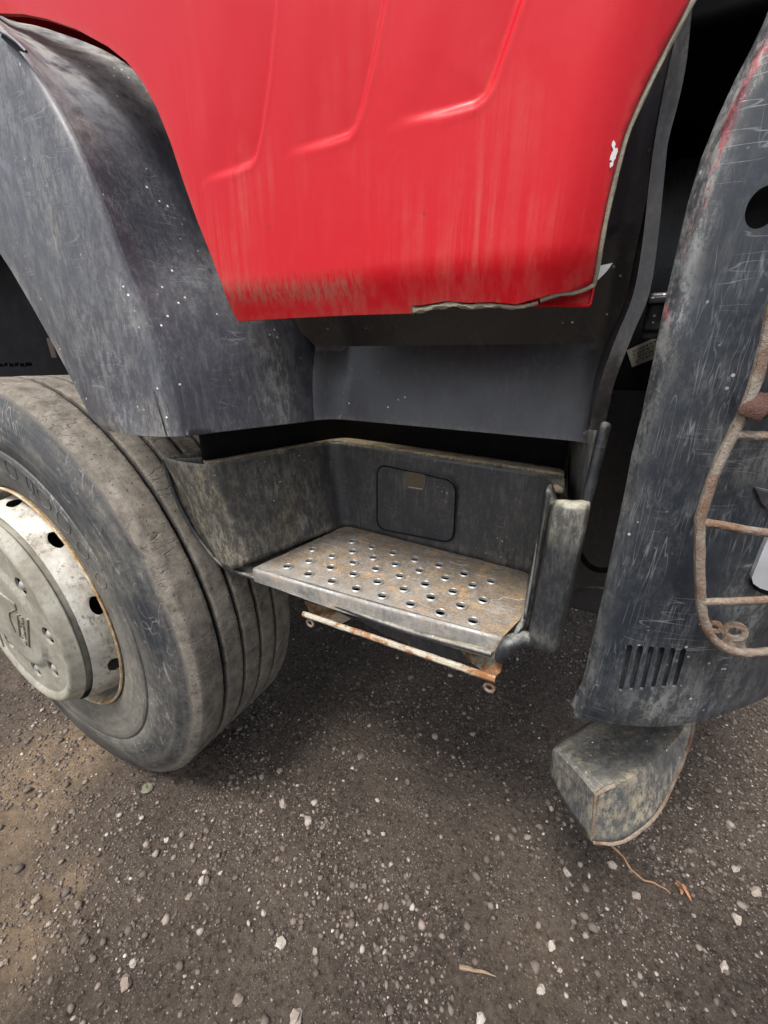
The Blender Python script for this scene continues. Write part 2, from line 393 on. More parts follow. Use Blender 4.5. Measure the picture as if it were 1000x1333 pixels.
def m_ground():
    n = NT('packed_cinder_ground')
    tan = n.attr('wear')
    a = n.mr(n.noise(2.4, 9, .66), .38, .62)
    c = n.mix(a, (.052, .038, .029), (.140, .107, .080))
    f = n.mr(n.noise(150, 8, .85), .42, .62); c = n.mix(n.ma('MULTIPLY', f, .7), c, (.20, .165, .135))
    f2 = n.mr(n.noise(75, 8, .85, n.map((1, 1, 1), (0, 0, 0), (3, 8, 1))), .50, .60); c = n.mix(n.ma('MULTIPLY', f2, .8), c, (.020, .015, .013))
    t = n.ma('MULTIPLY', tan, n.mr(n.noise(30, 9, .75), .25, .62), True); c = n.mix(n.ma('MULTIPLY', t, .95), c, (.36, .26, .165))
    for sc, th, col in ((120, .2, (.42, .36, .30)), (190, .24, (.34, .29, .24)), (300, .26, (.40, .36, .31))):
        v = n.vor(sc); cc = n.vor(sc, None, 'Color')
        sp = n.ma('MULTIPLY', n.mr(v, th, th+.1, 1, 0), n.mr(cc, .74, .76)); sp = n.ma('MULTIPLY', sp, n.mr(n.noise(11, 5, .6), .40, .58)); c = n.mix(n.ma('MULTIPLY', sp, .85), c, col)
    h = n.ma('ADD', n.ma('MULTIPLY', n.noise(60, 12, .82), 1.6), n.ma('MULTIPLY', n.noise(260, 6, .85), .9))
    return n.out(Base_Color=c, Roughness=.92, Normal=n.bump(h, 1.0, .010), Specular_IOR_Level=.2)
def m_stone():
    n = NT('gravel_stone')
    s = n.attr('shade')
    k = n.n('ShaderNodeValToRGB'); n.put(k.inputs[0], s); e = k.color_ramp.elements
    e[0].color = (.060, .046, .037, 1); e[0].position = 0; e[1].position = 1; e[1].color = (.60, .55, .48, 1)
    for p, c in ((.45, (.125, .10, .082, 1)), (.66, (.23, .185, .15, 1)), (.84, (.36, .32, .28, 1))):
        q = e.new(p); q.color = c
    c = n.mix(n.mr(n.noise(260, 5, .7), .4, .7, 0, .5), k.outputs[0], (.12, .09, .075))
    return n.out(Base_Color=c, Roughness=.88, Normal=n.bump(n.noise(320, 5, .7), .5, .001))

MAT = dict(
    plastic=plastic('black_plastic', base=(.022, .022, .026), amt=.14, streak=.12, scr=.14, speck=.9, rough=.30),
    fender=plastic('scuffed_grey_black_plastic', base=(.026, .027, .036), dust=(.36, .37, .37), amt=.15, streak=.20, scr=.7, speck=1., rough=.36, tilt=.35),
    liner=plastic('muddy_black_plastic', base=(.019, .021, .025), dust=(.37, .34, .27), amt=.18, streak=.26, scr=.3, speck=.6, rough=.38),
    bumper=plastic('scratched_bumper_plastic', base=(.010, .0135, .019), dust=(.36, .37, .37), amt=.11, streak=.17, scr=.8, speck=.5, rough=.33, tilt=.15, wcol=(.55, .09, .10), upk=.1),
    column=plastic('worn_moulded_plastic', base=(.012, .0135, .016), dust=(.33, .33, .30), amt=.16, streak=.22, scr=.35, speck=.4, rough=.40, spec=.35),
    ledge=plastic('mud_covered_ledge', base=(.05, .045, .035), dust=(.40, .33, .22), amt=1.2, streak=.3, scr=0., speck=.6, rough=.8),
    dark=plastic('shade_black_plastic', base=(.004, .004, .005), dust=(.05, .045, .04), amt=.08, streak=.06, scr=.02, speck=.03, rough=.65, upk=.2, spec=.12),  # near-black and dull: shade of the gaps put into the colour
    red=m_red(), side=m_tyre(), tread=m_tyre(True), tray=m_tray(), ground=m_ground(), stone=m_stone(),
    disc=m_cream('speckled_cream_steel', (.56, .545, .49), (.24, .21, .16), 1., 1., .42),
    cap=m_cream('olive_cream_paint', (.33, .32, .265), (.13, .112, .08), .6, .95, .35),
    flange=m_rust('rusty_cream_rim_edge', (.50, .43, .30), (.40, .22, .07), (.22, .13, .06), .42, .6),
    nut=m_flat('worn_steel', (.42, .41, .38), .42, .5),
    rusty=m_rust('rusty_light_grey_tube', (.24, .205, .165), (.21, .115, .065), (.10, .06, .04), .40, .58),
    rail=m_rust('rusty_white_paint', (.42, .38, .30), (.36, .16, .05), (.15, .07, .03), .46, .55),
    bolt=m_rust('deep_red_rust', (.07, .03, .02), (.11, .038, .024), (.035, .014, .01), .3, .6),
    flap=plastic('tan_dusted_dark_steel', base=(.022, .030, .040), dust=(.36, .32, .24), amt=.5, streak=.5, scr=.9, speck=.9, rough=.45, upk=.15),
    edge=m_flat('torn_fibreglass_edge', (.30, .27, .20), .9, 0, .5, .8),
    white=m_flat('white_plastic', (.75, .76, .74), .4, 0, .08, .1),
    lamp=m_flat('silver_lamp_housing', (.62, .64, .66), .28, .3, .15, .2),
    label=m_flat('beige_paper_label', (.36, .33, .27), .7, 0, .2, .2),
    ink=m_flat('dark_label_ink', (.05, .045, .04), .7, 0, .2, 0),
    twig=m_flat('dry_brown_twig', (.30, .17, .09), .85, 0, .5, .6),
    leaf=m_flat('dry_orange_leaf', (.36, .17, .08), .8, 0, .5, .6),
    straw=m_flat('dry_straw', (.24, .17, .11), .85, 0, .4, .5),
    moss=m_rust('mossy_clod', (.13, .13, .08), (.26, .24, .17), (.05, .05, .03), .4, .6),
)

# ------------------------------------------------------------------ the ground
def gh(x, y):
    h = (vnoise(x*3, y*3, 1)-.5)*.016+(vnoise(x*9, y*9, 2)-.5)*.010+(vnoise(x*30, y*30, 3)-.5)*.0065+(vnoise(x*80, y*80, 4)-.5)*.0065+(vnoise(x*150, y*150, 5)-.5)*.0045
    dw = np.hypot(x+1.155, (y-.5)*.8)
    return h*ss(.05, .35, dw)
tanspots = [((85, 985), .10, 1.2), ((100, 1140), .035, 1.0), ((40, 1010), .16, .9), ((10, 1230), .10, 1.), ((130, 960), .07, .6), ((20, 1100), .12, .45), ((230, 960), .05, .3), ((700, 1250), .07, .2)]
tanw = [(atZ(*p, 0)[:2], r, a) for p, r, a in tanspots]
def axis_pts(lo, hi, fine_lo, fine_hi, st):
    a = list(np.arange(fine_lo, fine_hi, st)); s_ = st; v = fine_lo; left = []
    while v > lo: s_ *= 1.35; v -= s_; left.append(max(v, lo))
    s_ = st; v = a[-1]; right = []
    while v < hi: s_ *= 1.35; v += s_; right.append(min(v, hi))
    return np.array(left[::-1]+a+right)
gx = axis_pts(-600, 600, -1.7, 1.3, .0055); gy = axis_pts(-600, 600, .0, 1.9, .0055)
X, Y = np.meshgrid(gx, gy); Z = gh(X, Y)*ss(6, 3, np.hypot(X, Y))
tanv = sum(a*np.exp(-((X-c[0])**2+(Y-c[1])**2)/(r*r)) for c, r, a in tanw)
V = np.stack([X.ravel(), Y.ravel(), Z.ravel()], 1); nx = len(gx); ny = len(gy)
ii, jj = np.meshgrid(np.arange(ny-1), np.arange(nx-1), indexing='ij'); a = (ii*nx+jj).ravel()
Q = np.stack([a, a+1, a+nx+1, a+nx], 1)
me = bpy.data.meshes.new('ground'); me.vertices.add(len(V)); me.vertices.foreach_set('co', V.ravel())
me.loops.add(Q.size); me.loops.foreach_set('vertex_index', Q.ravel().astype(np.int32))
me.polygons.add(len(Q)); me.polygons.foreach_set('loop_start', np.arange(0, Q.size, 4, dtype=np.int32)); me.update(calc_edges=True); me.validate()
at = me.attributes.new('wear', 'FLOAT', 'POINT'); at.data.foreach_set('value', np.clip(tanv, 0, 1).ravel().astype(np.float32))
tag(link('ground', me, MAT['ground'], None, ang=180), kind='structure')

def ico(sub):
    bm = bmesh.new(); bmesh.ops.create_icosphere(bm, subdivisions=sub, radius=1)
    v = np.array([list(x.co) for x in bm.verts]); f = np.array([[w_.index for w_ in q.verts] for q in bm.faces]); bm.free(); return v, f
IV, IF = ico(1)
NV = 24; protos = []
for k in range(NV):
    q = IV*(1+rng.normal(size=(len(IV), 1))*.24); q = q*np.array([1, rng.uniform(.6, .95), rng.uniform(.45, .75)])
    protos.append(q)
def scatter(N, smin, smax, pw, shade_fn, xr, yr, dens=None):
    x = rng.uniform(*xr, N); y = rng.uniform(*yr, N)
    if dens is not None:
        k = rng.uniform(size=N) < dens(x, y); x, y = x[k], y[k]; N = len(x)
    s_ = smin*(1-rng.uniform(size=N)*(1-(smin/smax)**pw))**(-1/pw)
    k = np.hypot(x+1.155, (y-.5)*2) > .28 if True else None
    x, y, s_ = x[k], y[k], s_[k]; N = len(x)
    a = rng.uniform(0, 6.283, N); ca, sa = np.cos(a), np.sin(a); pi = rng.integers(0, NV, N)
    P = np.array(protos)[pi]; sh = shade_fn(N)
    px = (P[:, :, 0]*ca[:, None]-P[:, :, 1]*sa[:, None])*s_[:, None]+x[:, None]
    py = (P[:, :, 0]*sa[:, None]+P[:, :, 1]*ca[:, None])*s_[:, None]+y[:, None]
    pz = P[:, :, 2]*s_[:, None]+(gh(x, y)+s_*.22)[:, None]
    return np.stack([px, py, pz], 2), sh
def dens(x, y):
    d_ = .18+.95*ss(.45, .75, vnoise(x*4.5+3, y*4.5, 11))*1. + .35*ss(.5, .8, vnoise(x*13, y*13, 12))
    return d_
sets = [scatter(85000, .0017, .006, 2.0, lambda n_: rng.beta(1.3, 2.5, n_), (-1.7, 1.3), (.0, 2.2), dens),
        scatter(6500, .005, .012, 2.8, lambda n_: rng.beta(1.6, 2.9, n_), (-1.7, 1.3), (.0, 2.2), dens)]
PV = np.vstack([s_[0] for s_ in sets]); SH = np.concatenate([s_[1] for s_ in sets]); nS = len(PV); nv = len(IV)
V = PV.reshape(-1, 3); Fc = (IF[None]+(np.arange(nS)*nv)[:, None, None]).reshape(-1, 3)
me = bpy.data.meshes.new('gravel'); me.vertices.add(len(V)); me.vertices.foreach_set('co', V.ravel())
me.loops.add(Fc.size); me.loops.foreach_set('vertex_index', Fc.ravel().astype(np.int32))
me.polygons.add(len(Fc)); me.polygons.foreach_set('loop_start', np.arange(0, Fc.size, 3, dtype=np.int32)); me.update(calc_edges=True)
at = me.attributes.new('shade', 'FLOAT', 'POINT'); at.data.foreach_set('value', np.repeat(SH, nv).astype(np.float32))
tag(link('gravel', me, MAT['stone'], None, smooth=False), 'loose grey and pale gravel grit strewn over the dark ground', kind='stuff')

# the pebbles big enough to pick out
IV2, IF2 = ico(2)
def pebble(px, py, r, shade, label, mat=None, name='pebble', cat='pebble', flat=.6, group='larger pebbles lying on the ground'):
    c = atZ(px, py, r*.3); s0 = rng.integers(0, 999)
    P = []
    for v in IV2:
        k = 1+.5*noise.noise(Vector(v*1.2)+Vector((s0*1.37, 0, 0)))+.3*noise.noise(Vector(v*2.6)+Vector((0, s0*1.71, 0)))+.1*noise.noise(Vector(v*6)+Vector((0, s0*1.1, 3)))
        P.append(v*k*r*np.array([1, .74, flat]))
    me = mesh(name, P, [tuple(int(i) for i in f) for f in IF2], {'shade': np.full(len(P), shade*.87)})
    o = link(name, me, mat or MAT['stone'], None, ang=24)
    o.location = (c[0], c[1], float(gh(np.array(c[0]), np.array(c[1])))+r*flat*.42); o.rotation_euler = (rng.uniform(-.2, .2), rng.uniform(-.2, .2), rng.uniform(0, 6.28))
    tag(o, label, cat, group)
for a in [
    (402, 1070, .0125, .93, 'round whitish pebble, the palest one in the gravel below the step'),
    (368, 1045, .011, .78, 'pinkish grey pebble just above left of the whitish pebble'),
    (341, 1010, .0095, .62, 'brownish grey pebble nearest to the tyre at its lower right'),
    (364, 1001, .009, .75, 'light angular pebble in the gravel strip to the right of the tyre'),
    (420, 1078, .0075, .55, 'small dull pebble directly right of the whitish pebble'),
    (163, 1278, .0125, .70, 'upright oblong grey pebble with dark soil around it, lower left'),
    (172, 1252, .0085, .88, 'pale pebble just above the oblong grey pebble'),
    (310, 1302, .0115, .58, 'dull brown rounded pebble half sunk near the bottom edge'),
    (385, 1326, .0135, .82, 'large light grey stone cut by the bottom edge of the photo'),
    (366, 1229, .0105, .95, 'white chipped pebble lying alone above the bottom edge'),
    (343, 1188, .0065, .9, 'small pale chip between the oblong and the white chipped pebble'),
    (410, 1239, .007, .8, 'small cream pebble right of the white chipped pebble'),
    (216, 1091, .0085, .90, 'cream pebble in the gravel band below the tyre'),
    (262, 1146, .008, .97, 'white splinter of stone standing near the middle of the gravel'),
    (245, 1166, .0075, .72, 'reddish pebble beside the white splinter of stone'),
    (535, 882, .012, .62, 'rounded grey brown stone in the shade below the rusty rail'),
    (470, 984, .0115, .55, 'dark grey rounded stone in shade right of the tyre'),
    (491, 1042, .006, .93, 'tiny white chip alone in the middle of the ground'),
    (615, 955, .008, .8, 'pale pebble below right of the step corner'),
    (718, 1052, .0085, .95, 'cream white pebble just left of the bent steel piece'),
    (702, 1077, .0085, .62, 'grey pebble below the cream white pebble by the steel piece'),
    (687, 1090, .009, .7, 'rounded grey stone left of the tip of the bent steel piece'),
    (738, 1137, .009, .85, 'pale grey pebble left of the brown root'),
    (798, 1125, .0095, .86, 'light pebble touching the middle of the brown root'),
    (829, 1164, .0095, .74, 'grey pebble below the end of the brown root'),
    (718, 1231, .0095, .93, 'whitish pebble in the lower middle right of the ground'),
    (960, 1195, .012, .86, 'light oval pebble towards the right edge'),
    (985, 1159, .0125, .78, 'light grey flat pebble right of the orange leaf at the right edge'),
    (957, 1131, .009, .82, 'pale pebble above right of the orange leaf'),
    (704, 1290, .008, .9, 'pale oblong pebble below the whitish pebble at the bottom'),
    (945, 1255, .010, .9, 'pale pebble near the lower right corner'),
    (625, 1328, .010, .97, 'white stone cut by the bottom edge below the straw'),
]: pebble(*a)
pebble(191, 1024, .0175, .5, 'mossy greenish clod lying just below the tyre', MAT['moss'], 'soil_clod', 'clod', .5, None)

def gz(p): return (p[0], p[1], float(gh(np.array(p[0]), np.array(p[1])))+.004)
pts = crom([atZ(x, y, 0) for x, y in ((788, 1096), (808, 1112), (822, 1130), (838, 1143), (856, 1152), (873, 1162))], 5)
o = tube('dry_root', [gz(p) for p in pts], lambda t: .0028*(1-.45*t), MAT['twig'], None, 7, .3)
tag(o, 'thin brown root lying in a curve from the tip of the bent steel piece', 'root')
pts = crom([atZ(x, y, 0) for x, y in ((598, 1260), (612, 1264), (628, 1267), (645, 1274))], 4)
o = tube('straw', [gz(p) for p in pts], lambda t: .0042*(1-.7*t), MAT['straw'], None, 6, .4)
tag(o, 'short dull straw stalk with a thick end near the bottom edge', 'straw')
c = atZ(887, 1157, 0); V = []; Fc = []
for k in range(9):
    a0 = k*.75+.2*(k % 3); l = .009+.005*(k % 4); b = len(V); zz = gz(c)[2]
    for (t, w_) in ((0, .001), (.4, .0035), (.75, .0028), (1, .0004)):
        for s_ in (-1, 1): V.append((c[0]+math.cos(a0)*l*t-math.sin(a0)*w_*s_, c[1]+math.sin(a0)*l*t+math.cos(a0)*w_*s_, zz+.002+.007*math.sin(t*2.6+k)))
    for i in range(3): Fc.append((b+2*i, b+2*i+1, b+2*i+3, b+2*i+2))
tag(link('dry_leaf', mesh('dry_leaf', V, Fc), MAT['leaf'], None), 'crumpled orange dry leaf at the end of the brown root', 'leaf')

# ------------------------------------------------------------------ the truck
T = bpy.data.objects.new('truck', None); S.collection.objects.link(T); T.location = TRUCK_LOC
tag(T, 'weathered red truck with black plastic step, scuffed fender and rusty light guard', 'truck')

# --- red cab side panel
ZC = atY(560, 345, .40)[2]
def g_red(x, z):
    x = np.asarray(x, float); z = np.asarray(z, float)
    q_ = ZC+.008-z; Yv = .400 + np.where(q_ > .02, (q_-.01)*.34, np.maximum(0, q_)**2*8.5)
    xb = -.085 + .05*np.clip((z-1.15)/.25, 0, 1.6)
    e = np.maximum(0, x-xb); Yv = Yv + np.minimum(8.5*e*e, .03+.6*e)
    Yv = Yv - .012*np.clip((x+.45), -.6, .45)**2*0 + .02*np.maximum(0, z-1.3)**2
    return Yv
ribs_px = [[(362, -60), (360, 0), (351, 100), (341, 170), (333, 205), (327, 215), (306, 225), (272, 236)],
           [(508, -60), (502, 0), (488, 75), (474, 135), (464, 165), (455, 178), (430, 188), (378, 203)],
           [(705, -60), (681, 0), (660, 62), (643, 110), (632, 128), (618, 139), (580, 151), (520, 164)]]
ribs = [xz(r, g_red) for r in ribs_px]
def rib_disp(V):
    o = np.zeros(len(V))
    for L in ribs:
        L2 = [tuple(L[0])] + [tuple(q) for q in L]
        L2[0] = (L[0][0]-.0, L[0][1]+.4)
        d_, s_, a_ = pdist(V, L2, False)
        ins = (s_ < 0)
        up_part = L2[:6]; e_ = np.array(up_part[-1])-np.array(up_part[-3]); low_ = [tuple(q) for q in up_part]+[tuple(np.array(up_part[-1])+e_*12)]
        dv = pdist(V, low_, False)[0]
        tail = 1-ss(.90, 1.0, a_)
        o += np.where(ins, (.0078*ss(0, .0065, d_)*np.exp(-dv/.038)*(1-ss(.045, .085, dv))), -.0004*np.exp(-((d_-.002)/.003)**2)*np.exp(-(dv/.04)**2))
    return o
red_px = [(-30, 14), (0, 17), (30, 18), (60, 24), (100, 38), (140, 60), (165, 80), (185, 106), (204, 140), (222, 185), (240, 240), (256, 285),
          (272, 325), (290, 372), (304, 408), (310, 418), (380, 414), (460, 410), (536, 408), (536, 398), (550, 397), (580, 392), (610, 394), (640, 393), (672, 396), (700, 388),
          (722, 382), (745, 379), (766, 371), (771, 364), (776, 335), (784, 290), (796, 235), (812, 175), (836, 118), (864, 62), (897, 0)]
rx = xz(red_px, g_red)
rx = rx + [(rx[-1][0]+.03, 1.64), (-1.06, 1.64), (-1.06, rx[0][1]-.02)]
band = xz([(300, 378), (380, 381), (460, 374)], g_red)
def wear_red(V, dO, P):
    d_, _, _ = pdist(V, band, False)
    o = np.exp(-(d_/.012)**2)*1.15
    o += .5*np.exp(-(dO/.006)**2)*(V[:, 0] < -.1)
    return np.clip(o, 0, 1)
red = sheet('cab_side_panel', rx, gsurf(g_red, rib_disp), MAT['red'], T, .0031, th=.006, wear=wear_red, ang=60)
# torn composite edge along the bottom and the right side
def along(pxs, g, off=(0, 0, 0), n_=5): return [np.array(atS(x, y, g))+np.array(off) for x, y in crom(pxs, n_)]
E1 = along([(537, 400), (545, 401), (580, 394), (610, 396), (640, 395), (672, 397), (700, 391)], g_red, (0, .003, -.0015), 6)
E1 = [p+np.array([0, 0, .0012*noise.noise(Vector(p)*190)]) for p in E1]
tube('torn_edge', E1, lambda t: .0034*(1-.6*t), MAT['edge'], red, 8, .5)
E2 = along([(700, 390), (722, 383), (745, 380), (767, 372), (772, 364), (777, 335), (785, 290), (797, 235), (813, 175), (837, 118), (865, 62), (898, 0), (935, -60)], g_red, (0.0015, .004, 0))
tube('trimmed_edge', E2, .0021, MAT['edge'], red, 8, .25)
tube('torn_edge', along([(537, 398), (536, 403), (538, 407)], g_red, (0, .003, 0), 4), .0028, MAT['edge'], red, 8, .5)
# inner lip of the panel seen under the tear
g_lip = lambda x, z: .445+0*np.asarray(x)
lip = sheet('inner_lip', xz([(600, 397), (700, 396), (768, 397), (776, 358), (786, 300), (740, 300), (640, 340), (600, 350)], g_lip), gsurf(g_lip), MAT['red'], red, .012, th=.003)
q = xz([(670, 396), (768, 397)], g_lip); tube('lip_hem', [(q[0][0]-.05, .444, q[0][1]-.0005), (q[0][0], .444, q[0][1]-.0005), (q[1][0], .444, q[1][1]-.0005)], .0016, MAT['red'], red, 8)
tube('lip_hem', [atY(768, 397, .444), atY(775, 362, .444), atY(786, 300, .444)], .0014, MAT['red'], red, 8)
# chipped paint at the edge
for (x, y, r) in ((799, 188, .0022), (801, 197, .0028), (798, 206, .0030), (796, 214, .002), (800, 203, .002)):
    p = atS(x, y, g_red); V = [(p[0]+r*.55*math.cos(a)*rng.uniform(.7, 1.3), p[1]-.0006, p[2]+r*math.sin(a)*rng.uniform(.4, 1.5)) for a in np.arange(0, 6.2, .7)]
    V = [(v[0], float(g_red(v[0], v[2]))-.0008, v[2]) for v in V]
    poly_prism('paint_chip', V, (0, .0006, 0), MAT['white'], red)
wt = [atY(775, 347, .47), atY(798, 342, .47), atY(790, 353, .47), atY(779, 364, .47), atY(770, 364, .47)]
poly_prism('white_tape', wt, (0, .001, 0), MAT['white'], T)

# --- cab body above and behind (what the panel belongs to)
box('cab_body', (-1.9, .46, 1.72), (.28, 2.85, 2.9), MAT['red'], T, .05)
box('cab_wall', (-1.9, .42, 1.60), (-1.10, .455, 1.80), MAT['red'], T, .01)
box('cab_floor', (-1.9, .62, 1.42), (.15, 2.8, 1.60), MAT['dark'], T, .01)

# --- cladding behind and below the red panel
YC = .58
blx = atY(430, 545, YC); zb = blx[2]
def g_cl(x, z):
    x = np.asarray(x, float); z = np.asarray(z, float)
    e = np.maximum(0, x+.030); Yv = YC + .22*(np.minimum(z, 1.133)-zb) - np.minimum(.75*np.maximum(0, z-1.133), .075) - np.minimum(e*e*22, .03)
    l_ = np.maximum(0, blx[0]+.034-x); return Yv-np.minimum(l_*l_*15, .010+.45*l_)
blx = atY(430, 545, YC); zb = blx[2]
def w_cl(V, dO, P): return .35*np.exp(-(dO/.006)**2)
clad = sheet('cab_cladding', [(blx[0]-.030, zb+.001), (atY(770, 577, YC)[0]-.004, zb-.002), (.003, zb+.02), (.003, 1.62), (blx[0]-.030, 1.62)], gsurf(g_cl), MAT['plastic'], T, .01, th=.004, wear=w_cl)
box('cladding_hem', (blx[0]+.05, YC+.004, zb-.0), (-.012, YC+.03, zb+.004), MAT['plastic'], clad, .001)
g_st = lambda x, z: .500+0*np.asarray(x)+.06*ss(1.12, 1.02, np.asarray(z))
stL = [(764, 577), (772, 535), (784, 490), (802, 440), (824, 385), (836, 320), (845, 240), (853, 180), (866, 110), (880, 45), (893, -20), (905, -80)]
stR = [(783, 577), (795, 520), (803, 490), (824, 435), (846, 380), (858, 300), (866, 220), (871, 180), (884, 130), (894, 80), (903, 0), (920, -80)]
sl_ = xz(crom(stL, 4), g_st); sr_ = xz(crom(stR, 4), g_st)
sheet('cladding_flange', sl_+sr_[::-1], gsurf(g_st, lambda V: .0), MAT['plastic'], T, .006, th=.012, wear=w_cl, back=(0, 1, 0))
rows = []
for a in sl_:
    z = a[1]; y0 = float(g_st(a[0], z))
    rows.append([(a[0]+.001, y0+.001, z), (a[0]-.003, y0+.02, z), (a[0]-.006, y0+.06, z), (min(a[0]-.010, .0), y0+.10, z)])
link('flange_return', mesh('flange_return', *grid(rows)), MAT['plastic'], T)

# --- fender
I_px = [(-200, 60), (-90, 200), (0, 330), (25, 370), (48, 410), (70, 450), (88, 484), (102, 512), (114, 535), (125, 550), (142, 561)]
C_px = [(-110, -70), (0, 32), (30, 68), (66, 132), (100, 200), (130, 275), (160, 360), (188, 430), (207, 490), (218, 530), (227, 569)]
B_px = [(-60, -40), (0, 19), (60, 36), (150, 71), (215, 130), (270, 220), (320, 300), (370, 370), (408, 430), (420, 490), (430, 545)]
B_Y = [.50, .50, .50, .50, .515, .535, .555, .565, .575, .58, .58]
rI = crom([atY(x, y, .338) for x, y in I_px], 5); rC = crom([atY(x, y, .345) for x, y in C_px], 5)
rB = crom([atY(x, y, yy) for (x, y), yy in zip(B_px, B_Y)], 5)
rows = []; wr = []
for k, (i_, c_, b_) in enumerate(zip(rI, rC, rB)):
    r = [i_+np.array([.012, .035, .004]), i_+np.array([.002, .006, 0]), i_]; w0 = [.6, .7, .55]
    tt = k/(len(rI)-1)
    for s_ in np.linspace(0, 1, 12)[1:-1]:
        q = i_+(c_-i_)*s_; q[1] -= .010*math.sin(math.pi*s_); r.append(q)
        w0.append(.22*(1-abs(2*s_-1)**2)+.16+(.6*ss(.80, .95, tt))*(1-s_*.4))
    # rounded crease
    e1 = (c_-i_)/np.linalg.norm(c_-i_); e2 = (b_-c_)/np.linalg.norm(b_-c_)
    for s_ in (0, .25, .5, .75, 1):
        p0 = c_-e1*.016; p2 = c_+e2*.016; r.append(p0*(1-s_)**2+c_*2*s_*(1-s_)+p2*s_*s_); w0.append(.5-.5*s_+(.4*ss(.85, 1, tt))*(1-s_))
    for s_ in np.linspace(0, .975, 18)[1:]:
        q = c_+(b_-c_)*s_; r.append(q); w0.append(.05+.5*math.exp(-((s_-.66)/.12)**2)*ss(.62, .85, tt)+.5*math.exp(-((s_-.93)/.1)**2)*ss(.75, .3, tt))
    pass
    rows.append(r); wr.append(w0)
# folded lip along the bottom
last = rows[-1]; rows.append([p+np.array([0, .004, -.001]) for p in last]); wr.append(wr[-1])
rows.append([p+np.array([-.01, .02, .006]) for p in last]); wr.append(wr[-1])
fv, ff = grid(rows); me = mesh('fender', fv, ff, {'wear': np.array(wr).ravel()})
bm = bmesh.new(); bm.from_mesh(me); bmesh.ops.recalc_face_normals(bm, faces=bm.faces); bm.to_mesh(me); bm.free()
fen = link('fender', me, MAT['fender'], T, ang=60)
md = fen.modifiers.new('thickness', 'SOLIDIFY'); md.thickness = .003; md.offset = -1
# split in the fender corner at the top
cr = [(2, 44), (12, 50), (22, 58), (32, 66), (26, 66), (18, 63), (8, 55), (1, 48)]
poly_prism('fender_split', [atY(x, y, .3405) for x, y in cr], (0, .003, 0), MAT['dark'], fen)
tube('split_lip', [atY(x, y, .340) for x, y in ((0, 41), (10, 46), (22, 55), (34, 67))], .0016, MAT['fender'], fen, 6)

# --- step housing
Zt = atY(330, 738, .45)[2]
def P_(x, y, Y): return np.array(atY(x, y, Y))
YB = .69
bl_t = P_(433, 574, YB); br_t = P_(738, 620, YB-.01); bl_b = P_(450, 683, YB); br_b = P_(690, 745, YB-.02)
fl_t = P_(271, 605, .425); fl_b = P_(324, 733, .452)
fr_t = P_(712, 640, .56); fr_b = P_(683, 806, .475)
def strip(name, top, bot, n_, mat, parent, wear=0., back=None, th=.004, wfn=None, colw=None):
    rows = []; ws = []
    for a, b in zip(top, bot):
        rows.append([a+(b-a)*s_ for s_ in np.linspace(0, 1, n_)]); 
    V, Fc = grid(rows); me = mesh(name, V, Fc, {'wear': np.array([max(colw[i//n_] if colw else 0, wfn(*p) if wfn else wear) for i, p in enumerate(V)])})
    bm = bmesh.new(); bm.from_mesh(me); bmesh.ops.recalc_face_normals(bm, faces=bm.faces); bm.to_mesh(me); bm.free()
    o = link(name, me, mat, parent); m_ = o.modifiers.new('thickness', 'SOLIDIFY'); m_.thickness = th; m_.offset = 0
    return o
# one continuous liner: outer left face, rounded corner, inner left wall, rounded inner corner, back wall, right wall
ol_t = P_(212, 595, .44); ol_b = P_(284, 728, .462)
top = [ol_t+np.array([.05, .17, .0]), ol_t+np.array([.008, .03, 0]), ol_t]; bot = [ol_b+np.array([.06, .15, .01]), ol_b+np.array([.01, .03, 0]), ol_b]
top += [ol_t+(fl_t-ol_t)*s_+np.array([0, -.006*math.sin(3.14*s_), -.0]) for s_ in (.3, .6, .85)]; bot += [ol_b+(fl_b-ol_b)*s_+np.array([0, -.01*math.sin(3.14*s_), -.012*math.sin(3.14*s_)]) for s_ in (.3, .6, .85)]
def corner(a, b, c, r, n_=5):
    e1 = (a-b)/np.linalg.norm(a-b); e2 = (c-b)/np.linalg.norm(c-b)
    return [(b+e1*r)*(1-s_)**2+b*2*s_*(1-s_)+(b+e2*r)*s_*s_ for s_ in np.linspace(0, 1, n_)]
top += corner(ol_t, fl_t, bl_t, .010); bot += corner(ol_b, fl_b, bl_b, .008)
for s_ in (.2, .35, .5, .65, .78): top.append(fl_t+(bl_t-fl_t)*s_); bot.append(fl_b+(bl_b-fl_b)*s_)
top += corner(fl_t, bl_t, br_t, .03, 6); bot += corner(fl_b, bl_b, br_b, .025, 6)
for s_ in (.2, .4, .6, .8): top.append(bl_t+(br_t-bl_t)*s_); bot.append(bl_b+(br_b-bl_b)*s_)
top += corner(bl_t, br_t, fr_t, .02, 5); bot += corner(bl_b, br_b, fr_b, .015, 5)
top.append(fr_t); bot.append(fr_b)
def lw(x, y, z):
    a = .05
    if x < -.40 and y < .66: a = .42+.2*(z < Zt+.08)
    if z < Zt+.02: a += .15
    return a
h = strip('step_housing', top, bot, 22, MAT['liner'], T, wfn=lw, colw=[1.]*9+[.6, .3]+[0]*60)
# top ledge of the housing, dirt on it
n_in = len(top)
lt = top[6:]; cen = np.array([-.30, .50, 0])
led = []
for p in lt:
    dv = np.array([p[0]-cen[0], p[1]-cen[1], 0]); 
    if p[1] > .66: off = np.array([0, .045, .0])
    elif p[0] < -.3: off = np.array([-.016, .010, .001])
    else: off = np.array([.02, .006, 0])
    led.append(p+off)
for _ in range(3):
    led = [led[0]]+[(led[i-1]+led[i]*2+led[i+1])/4 for i in range(1, len(led)-1)]+[led[-1]]
lg = strip('housing_ledge', [p+np.array([0, 0, .001]) for p in lt], led, 4, MAT['ledge'], h, 1.0)
